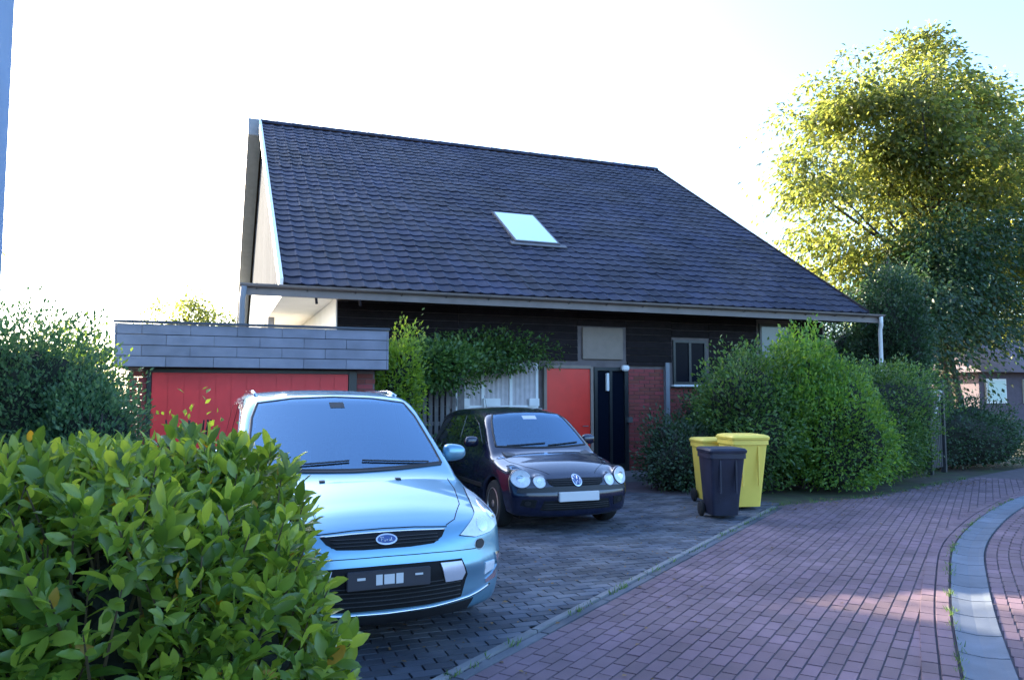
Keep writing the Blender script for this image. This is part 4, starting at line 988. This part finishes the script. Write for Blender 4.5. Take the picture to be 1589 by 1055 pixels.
# foreground laurel hedge: shoots of big leaves, the nearest leaves as single pieces
def laurel_hedge():
    t = thing('laurel_hedge', 'big glossy green laurel bush filling the lower left foreground', 'hedge', (-.75, 2.7, 0))
    P = []; D = []; Sz = []; o = np.array([-.75, 2.7, 0])
    lobes = [((-.95, 2.75, .66), (.85, .75, .72)), ((-.30, 2.75, .68), (.52, .62, .70)), ((.02, 2.62, .55), (.36, .50, .60)), ((-1.6, 3.1, .74), (.8, .9, .74)), ((-.35, 3.5, .64), (.50, .7, .64)), ((.13, 2.45, .30), (.30, .45, .45)), ((.02, 3.0, .82), (.28, .35, .55))]
    inn = []; tw = MB()
    for li_, (c, r) in enumerate(lobes):
        n = int(1750 * (r[0]*r[1] + r[0]*r[2] + r[1]*r[2]) / 1.5); d = unit(n); w = wob(d, 20 + li_, .12)
        q = d * w[:, None] * np.array(r) * (1 - .22 * rng.random((n, 1)) ** 1.5) + np.array(c)
        keep = q[:, 2] > .05
        for c2, r2 in lobes:
            if c2 != c: keep &= ((((q - np.array(c2)) / np.array(r2)) ** 2).sum(1) > .50)
        q = q[keep]; d = d[keep]
        for p, dd in zip(q, d):
            ax = dd * .75 + np.array([0, 0, .85]) + rng.normal(0, .22, 3); ax /= np.linalg.norm(ax)
            u_ = np.cross(ax, [0.3, .5, .8]); u_ /= np.linalg.norm(u_); v_ = np.cross(ax, u_)
            nl = rng.integers(5, 11); ph = rng.uniform(0, 6.28); big = rng.uniform(.62, 1.12)
            if rng.random() < .30: tw.tube([p - ax*.22 - dd*.10 - o, p - ax*.08 - o, p + ax*.13 - o], [.006, .005, .002], 4)
            for j in range(nl):
                an = ph + j * 2.4; f = j / nl; rise = .35 + 1.5 * f
                P.append(p + ax * (.13 * f) ); D.append((u_*math.cos(an) + v_*math.sin(an)) * (1 - .45*f) + ax * rise * .8 + rng.normal(0, .12, 3)); Sz.append(big * rng.uniform(.066, .112) * (1 - .25 * f))
        inn.append((c, r))
    P = np.array(P); D = np.array(D); Sz = np.array(Sz)
    o = np.array([-.75, 2.7, 0])
    near = np.argsort([math.dist(p, (0, 0, 1.6)) + (9 if not in_view(p[0], p[1], .02) or math.hypot(p[0], p[1]) < 1.2 else 0) for p in P], kind='stable')
    a, b, c_ = frames(D)
    up_ = np.array([0, 0, .9]) + np.array([0, -.2, 0]); f = up_ - (a @ up_)[:, None] * a + rng.normal(0, .35, a.shape); f -= (f * a).sum(1, keepdims=True) * a; c_ = f / np.linalg.norm(f, axis=1, keepdims=True); b = np.cross(c_, a)
    lm = bpy.data.meshes.new('leaf'); lm.from_pydata(LAUREL[0], [], LAUREL[1]); lm.materials.append(MATS['laurel'])
    for i in near[:300]:
        ob = bpy.data.objects.new('leaf', lm); C.objects.link(ob); ob.parent = t
        Mx = Matrix(((a[i][0], b[i][0], c_[i][0], P[i][0]-o[0]), (a[i][1], b[i][1], c_[i][1], P[i][1]-o[1]), (a[i][2], b[i][2], c_[i][2], P[i][2]), (0, 0, 0, 1)))
        ob.matrix_local = Mx @ Matrix.Scale(float(Sz[i]), 4)
    tw.build('stem', 'twig', t, kind='stuff')
    old = rng.random(len(near) - 300) < .012; rest_ = near[300:]; oi_ = rest_[old]
    V, F = scatter(P[oi_] - o, D[oi_], Sz[oi_] * .9, LAUREL); link('yellowed_leaves', mesh_np('yellowed_leaves', V, F), 'old_leaf', t, kind='stuff')
    r_ = rest_[~old]; pv = np.array(LAUREL[0]); pf = np.array(LAUREL[1]); sz = Sz[r_][:, None, None]
    V = P[r_][:, None] - o + sz * (pv[None, :, 0:1]*a[r_][:, None] + pv[None, :, 1:2]*b[r_][:, None] + pv[None, :, 2:3]*c_[r_][:, None])
    F = pf[None] + (np.arange(len(r_)) * len(pv))[:, None, None]
    link('foliage', mesh_np('foliage', V.reshape(-1, 3), F.reshape(-1, 3)), 'laurel', t, kind='stuff')
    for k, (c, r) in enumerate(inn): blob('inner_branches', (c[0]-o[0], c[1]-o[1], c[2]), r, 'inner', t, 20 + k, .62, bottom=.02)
laurel_hedge()
# clipped dark hedge at the left, sunlight on its top corner put into leaf colour
leafy('conifer_hedge', 'dark fine leaved hedge at the left behind the laurel bush', 'hedge', (-1.90, 8.9, 1.15), (1.05, .75, 1.22), 40000, .052, 'conifer', seed=3, up=.6, amp=.10, shell=.45, inner=.70)
leafy('conifer_hedge', 'dark hedge mass between the laurel bush and the garage pier', 'hedge', (-1.15, 8.35, .85), (.60, .60, 1.0), 13000, .050, 'conifer', seed=4, up=.6, amp=.14, shell=.45, inner=.68)
leafy('bush', 'shrub top with sunlit yellow green in its leaf colour beside the garage fascia', 'shrub', (-1.42, 9.9, 1.50), (.42, .35, .85), 3500, .065, 'young_or_sunlit_leaf', seed=5, up=.6, amp=.2, inner=.4, stems=3)
# young twiggy plant before the garage door
leafy('young_shrub', 'thin young shrub with a few leaves before the red garage door', 'shrub', (-.22, 8.0, .95), (.30, .25, .72), 170, .085, 'young_or_sunlit_leaf', seed=6, inner=0, stems=6, shell=.8)
# climber and plants between garage and red door
leafy('climbing_shrub', 'sunlit light green climber at the garage corner', 'shrub', (2.78, 12.3, 1.7), (.42, .35, 1.0), 5500, .075, 'young_or_sunlit_leaf', seed=8, up=.3, inner=.5, shell=.7)
leafy('climbing_shrub', 'dull green climber on the slat fence below the dark wall', 'shrub', (3.55, 12.75, 2.15), (.85, .30, .45), 4200, .085, 'shrub', seed=9, up=.1, inner=.3, shell=.9, stems=0)
leafy('climbing_shrub', 'hanging green climber over the curtained window', 'shrub', (4.75, 13.60, 2.40), (1.25, .28, .40), 4400, .085, 'shrub', seed=10, up=-.3, inner=.2, shell=.95, stems=0)
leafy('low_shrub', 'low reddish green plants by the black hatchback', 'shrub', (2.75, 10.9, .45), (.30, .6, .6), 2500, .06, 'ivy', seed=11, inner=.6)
# right side of the drive
leafy('broadleaf_shrub', 'rounded broad leaved shrub behind the wheelie bins', 'shrub', (8.75, 11.3, 1.10), (.95, .85, 1.15), 17000, .075, 'shrub', seed=12, amp=.2, shell=.5)
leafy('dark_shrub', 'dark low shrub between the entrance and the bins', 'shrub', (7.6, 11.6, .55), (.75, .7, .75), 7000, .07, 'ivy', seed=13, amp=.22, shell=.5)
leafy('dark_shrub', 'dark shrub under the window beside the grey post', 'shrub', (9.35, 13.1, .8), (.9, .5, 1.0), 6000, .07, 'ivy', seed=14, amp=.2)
# plume like shrub with upright shoots
def plume(name, label, c, r, h, nshoot, seed, m='plume', leaf=.085):
    t = thing(name, label, 'shrub', (c[0], c[1], 0)); r0 = np.random.default_rng(seed); P = []; D = []; sh = MB()
    for i in range(nshoot):
        a = r0.uniform(0, 6.28); q = math.sqrt(r0.random()); bx, by = r[0]*q*math.cos(a), r[1]*q*math.sin(a)
        hh = h * (1 - .45*q*q) * r0.uniform(.82, 1.04); lean = .20 * q
        b0 = np.array([bx*.55, by*.55, 0]); tip = np.array([bx*(1+lean), by*(1+lean), hh])
        n = int(60 * hh / 2)
        for j in range(n):
            f = .12 + .88 * j / n; p = b0 + (tip-b0)*f + np.array([0, 0, 0]); p[:2] += (tip-b0)[:2]*.3*math.sin(f*3.1)
            w = .12*(1-f*.6); P.append(p + r0.normal(0, w*.55, 3)); D.append(r0.normal(0, .6, 3) + np.array([0, 0, .9]) + np.array([bx, by, 0])*.5)
        if i % 12 == 0: sh.tube([b0, (b0+tip)/2, tip], [.012, .008, .003], 5)
    P = np.array(P); D = np.array(D); k = P[:, 2] > .06
    V, F = scatter(P[k], D[k], leaf * r0.uniform(.6, 1.3, k.sum()), LEAF4); link('foliage', mesh_np('foliage', V, F), m, t)
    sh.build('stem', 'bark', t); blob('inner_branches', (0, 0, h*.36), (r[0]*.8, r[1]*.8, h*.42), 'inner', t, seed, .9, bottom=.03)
plume('plume_shrub', 'tall feathery light green shrub with upright shoots under the roof corner', (9.9, 11.2), (.85, .7), 3.05, 380, 31)
leafy('hedge', 'mid green leafy hedge beside the lane left of the garden gate', 'hedge', (10.35, 10.75, .95), (1.05, .75, 1.05), 20000, .065, 'plume', seed=15, amp=.14)
leafy('hedge', 'tall green hedge below the white downpipe', 'hedge', (12.1, 11.6, 1.05), (1.45, .85, 1.35), 26000, .065, 'shrub', seed=16, amp=.15)
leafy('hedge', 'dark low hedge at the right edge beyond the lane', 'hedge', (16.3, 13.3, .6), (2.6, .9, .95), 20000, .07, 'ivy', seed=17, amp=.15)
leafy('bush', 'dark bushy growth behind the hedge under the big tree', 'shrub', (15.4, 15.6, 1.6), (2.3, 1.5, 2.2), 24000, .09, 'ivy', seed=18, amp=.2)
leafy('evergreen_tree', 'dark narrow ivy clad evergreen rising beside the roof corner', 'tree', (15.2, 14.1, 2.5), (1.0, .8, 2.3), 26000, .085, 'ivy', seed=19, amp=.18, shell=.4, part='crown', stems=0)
MB().tube([(15.0, 13.9, 0), (15.05, 13.9, 3), (15.0, 13.9, 5)], [.12, .08, .03], 8).build('trunk', 'bark', bpy.data.objects['evergreen_tree'])
bpy.data.objects['trunk'].location = (-15.0, -13.9, 0)

# ------------------------------------------------------------------ trees
def big_tree(name, label, base, lobes, nclump, nleaf, leaf, m, seed, trunk_r=.22, fork=3.0, clump=.62, flat_=.42, limbs=22, group=None):
    r0 = np.random.default_rng(seed); t = thing(name, label, 'tree', base, 0, group); b = np.array(base)
    tops = np.array([c for c, r in lobes]) - b; wts = np.array([r[0]*r[1]*r[2] for c, r in lobes]) ** .8; wts /= wts.sum()
    K = r0.choice(len(lobes), nclump, p=wts); cl = []
    for k in K:
        c, r = lobes[k]; d = r0.normal(size=3); d /= np.linalg.norm(d); q = 1.12 * r0.random() ** .36
        cl.append(np.array(c) - b + d * np.array(r) * q)
    cl = np.array(cl); P = []; D = []; N_ = []
    cen = (tops * wts[:, None]).sum(0)
    for c in cl:
        n = int(nleaf * r0.uniform(.4, 1.4)); s_ = clump * r0.uniform(.6, 1.3)
        out = c - cen; out[2] *= .3; out /= np.linalg.norm(out) + 1e-6
        g = r0.normal(size=(n, 3)) * np.array([s_, s_, s_ * flat_]); g[:, 2] -= .18 * (g[:, :2] ** 2).sum(1) / s_
        g[:, 2] -= (g[:, :2] @ out[:2]) * .25
        P.append(c + g); D.append(out * .5 + g / s_ * .6 + np.array([0, 0, -.5]) + r0.normal(0, .5, (n, 3)))
    P = np.concatenate(P); D = np.concatenate(D); k = P[:, 2] > .3
    V, F = scatter(P[k], D[k], leaf * r0.uniform(.6, 1.3, k.sum()), LEAF4, flat=np.tile([0, 0, 1.0], (k.sum(), 1)) + r0.normal(0, .5, (k.sum(), 3)))
    link('crown', mesh_np('crown', V, F), m, t)
    tk = MB(); top = cen.copy(); top[2] = tops[:, 2].max() * .92
    tk.tube([(0, 0, 0), (.05, .03, fork*.5), (.1, 0, fork), tuple(top*.62 + np.array([0, 0, 0])), tuple(top)], [trunk_r*1.35, trunk_r, trunk_r*.85, trunk_r*.5, .03], 10)
    tk.build('trunk', 'bark', t, smooth=True)
    for c in cl[r0.choice(len(cl), min(limbs, len(cl)), replace=False)]:
        f = np.clip(c[2] / top[2] * .7, .18, .9); st = np.array([top[0]*f, top[1]*f, top[2]*f]); mid = (st + c) / 2 + np.array([0, 0, -.25])
        MB().tube([st, mid, c], [trunk_r*.38, trunk_r*.22, .012], 6).build('limb', 'bark', t, smooth=True)
    return t
L_ = [((23.3, 20, 14.1), (1.0, 1.0, 1.0)), ((25.8, 20.5, 12.6), (1.6, 1.4, 1.0)), ((17.0, 19.4, 8.9), (.7, .7, .5)), ((19.6, 20, 11.6), (1.5, 1.6, 1.5)), ((19.4, 20, 6.6), (1.1, 1.4, 1.2)), ((23.8, 20, 12.6), (2.0, 2.0, 2.1)), ((21.3, 20, 10.8), (2.4, 2.3, 2.3)), ((20.6, 20, 8.2), (2.3, 2.3, 1.9)), ((20.9, 20.5, 5.9), (1.6, 2.0, 1.4)), ((24.2, 20, 9.0), (2.7, 2.8, 2.7)),
      ((27.3, 20.5, 8.0), (2.8, 2.6, 2.0)), ((27.9, 20.5, 11.2), (2.2, 1.8, 1.4)), ((24.0, 20, 5.8), (3.0, 2.6, 1.7)), ((28.4, 20, 5.4), (2.6, 2.4, 1.4)), ((17.9, 19.4, 8.5), (1.1, 1.0, .75)), ((29.5, 21, 9.6), (1.4, 1.4, .8))]
big_tree('broadleaf_tree', 'big broadleaf tree right of the house with yellow lit left side', (24.0, 20, 0), L_, 480, 185, .20, 'tree_leaf', 41, trunk_r=.26, clump=.50, limbs=60)
big_tree('dark_tree', 'dark spreading tree under the big tree at the right edge', (21.5, 17.5, 0), [((21.4, 18.0, 5.8), (1.6, 1.5, 1.3)), ((23.0, 18.0, 6.2), (2.0, 1.5, 1.4)), ((20.2, 17.5, 4.0), (2.4, 1.6, 1.6)), ((18.6, 17.0, 3.4), (1.8, 1.4, 1.6)), ((22.4, 17.6, 4.3), (1.8, 1.5, 1.2))], 210, 170, .15, 'ivy', 42, trunk_r=.16, fork=1.4, clump=.55, limbs=12)
big_tree('broadleaf_tree', 'broadleaf tree just outside the left edge shading the drive', (-11.5, 26, 0), [((-9.95, 26, 9.0), (2.0, 2.2, 2.4)), ((-11.8, 26, 9.4), (2.6, 2.4, 3.0)), ((-14.2, 26, 9.6), (2.4, 2.4, 2.8)), ((-11.5, 26, 7.0), (3.6, 2.4, 1.8))], 330, 230, .24, 'tree_leaf', 44, trunk_r=.28, limbs=14)
for i, (x, y, h, r) in enumerate([(-2.4, 52, 8.0, 2.2), (-9.5, 54, 5.9, 2.0), (.6, 50, 6.8, 1.8)]):
    big_tree('distant_tree', ['pale distant tree top above the garage roof', 'pale distant tree top above the left hedge', 'distant tree seen below the roof edge'][i], (x, y, 0), [((x, y, h-r), (r, r, r)), ((x+1.2, y, h-r*1.4), (r*.8, r*.8, r*.8))], 60, 80, .26, 'tree_leaf', 50+i, trunk_r=.18, limbs=6, group='distant trees beyond the garage')

# ------------------------------------------------------------------ far house and garden gate at the right
fh = thing('neighbour_house', 'low distant house with a purple grey roof at the right edge', 'house', (0, 0, 0))
MB().box(27.6, 38, 21.5, 30, -.05, 2.6).build('wall', 'wall_far', fh)
MB().prism([(20.9, 2.55), (30.6, 2.55), (25.8, 5.2)], 27.0, 38.5, 'x').build('roof', 'roof_far', fh)
for x in (27.9, 30.0): 
    f = MB().box(x, x + 1.1, 21.42, 21.495, 1.35, 2.3).build('window', 'white_trim', fh); MB().box(x + .08, x + 1.02, 21.39, 21.415, 1.43, 2.22).build('pane', 'sky_glass', f)
gt = thing('garden_gate', 'dark garden gate with pale diagonal brace between the hedges', 'gate', (13.85, 11.95, 0), R(22))
for x in (0, .78): MB().box(x - .05, x + .05, -.05, .05, 0, 1.95, .008).build('post', 'iron', gt)
for i in range(6): MB().box(.07 + i*.108, .07 + i*.108 + .085, -.012, .012, .12, 1.62, .003).build('slat', 'iron', gt)
MB().box(.06, .72, -.045, -.014, 1.66, 1.74).build('rail', 'pale_wood', gt)
MB().add([(.10, -.04, 1.05), (.18, -.04, 1.05), (.66, -.04, 1.64), (.58, -.04, 1.64), (.10, -.015, 1.05), (.18, -.015, 1.05), (.66, -.015, 1.64), (.58, -.015, 1.64)], [(0, 1, 2, 3), (7, 6, 5, 4), (0, 4, 5, 1), (1, 5, 6, 2), (2, 6, 7, 3), (3, 7, 4, 0)]).build('brace', 'pale_wood', gt)
P = []; D = []
for i in range(260):
    k = i % 3
    if k == 0: c = uv(rnd.uniform(-1.5, 8), -.005 + rnd.gauss(0, .012))
    elif k == 1:
        u_ = rnd.uniform(8.2, 14); c = uv(u_, float(np.interp(u_, HV[:, 0], HV[:, 1])) - .04 + rnd.gauss(0, .07))
    else:
        u_ = rnd.uniform(1, 11); c = uv(u_, float(np.interp(u_, us, chv)) + .004 + rnd.gauss(0, .006))
    for j in range(rnd.randint(4, 12)):
        P.append((c[0] + rnd.gauss(0, .02), c[1] + rnd.gauss(0, .02), .0)); D.append((rnd.gauss(0, .5), rnd.gauss(0, .5), 1))
V, F = scatter(np.array(P), np.array(D), rng.uniform(.015, .055, len(P)), ([(0, -.08, 0), (0, .08, 0), (.6, .05, .03), (1, 0, .1)], [(0, 1, 2), (0, 2, 3)]))
o = link('grass_tufts', mesh_np('grass_tufts', V, F), 'shrub', kind='stuff'); o['label'] = 'small grass tufts along the kerb and hedge foot'; o['category'] = 'grass'
# leaf litter on the drive and lane edge
P = []; 
for i in range(420):
    u = rnd.uniform(-1, 9); v = abs(rnd.gauss(0, .8)) * rnd.choice((1, 1, -1)) + .2; P.append((*uv(u, v), .006 + rnd.random()*.006))
for i in range(500):
    a = rnd.random(); P.append((7.6 + a*6 + rnd.gauss(0, .15), 9.05 + a*1.7 + rnd.gauss(0, .18) - .1, .008))
P = np.array(P); D = rng.normal(size=P.shape) * np.array([1, 1, .12])
V, F = scatter(P, D, rng.uniform(.02, .05, len(P)), LEAF4, flat=np.tile([0, 0, 1.0], (len(P), 1)))
o = link('leaf_litter', mesh_np('leaf_litter', V, F), mat('dry_leaf', (.16, .09, .035), .8, var=.4), kind='stuff'); o['label'] = 'dry brown leaves scattered on the paving'; o['category'] = 'leaves'
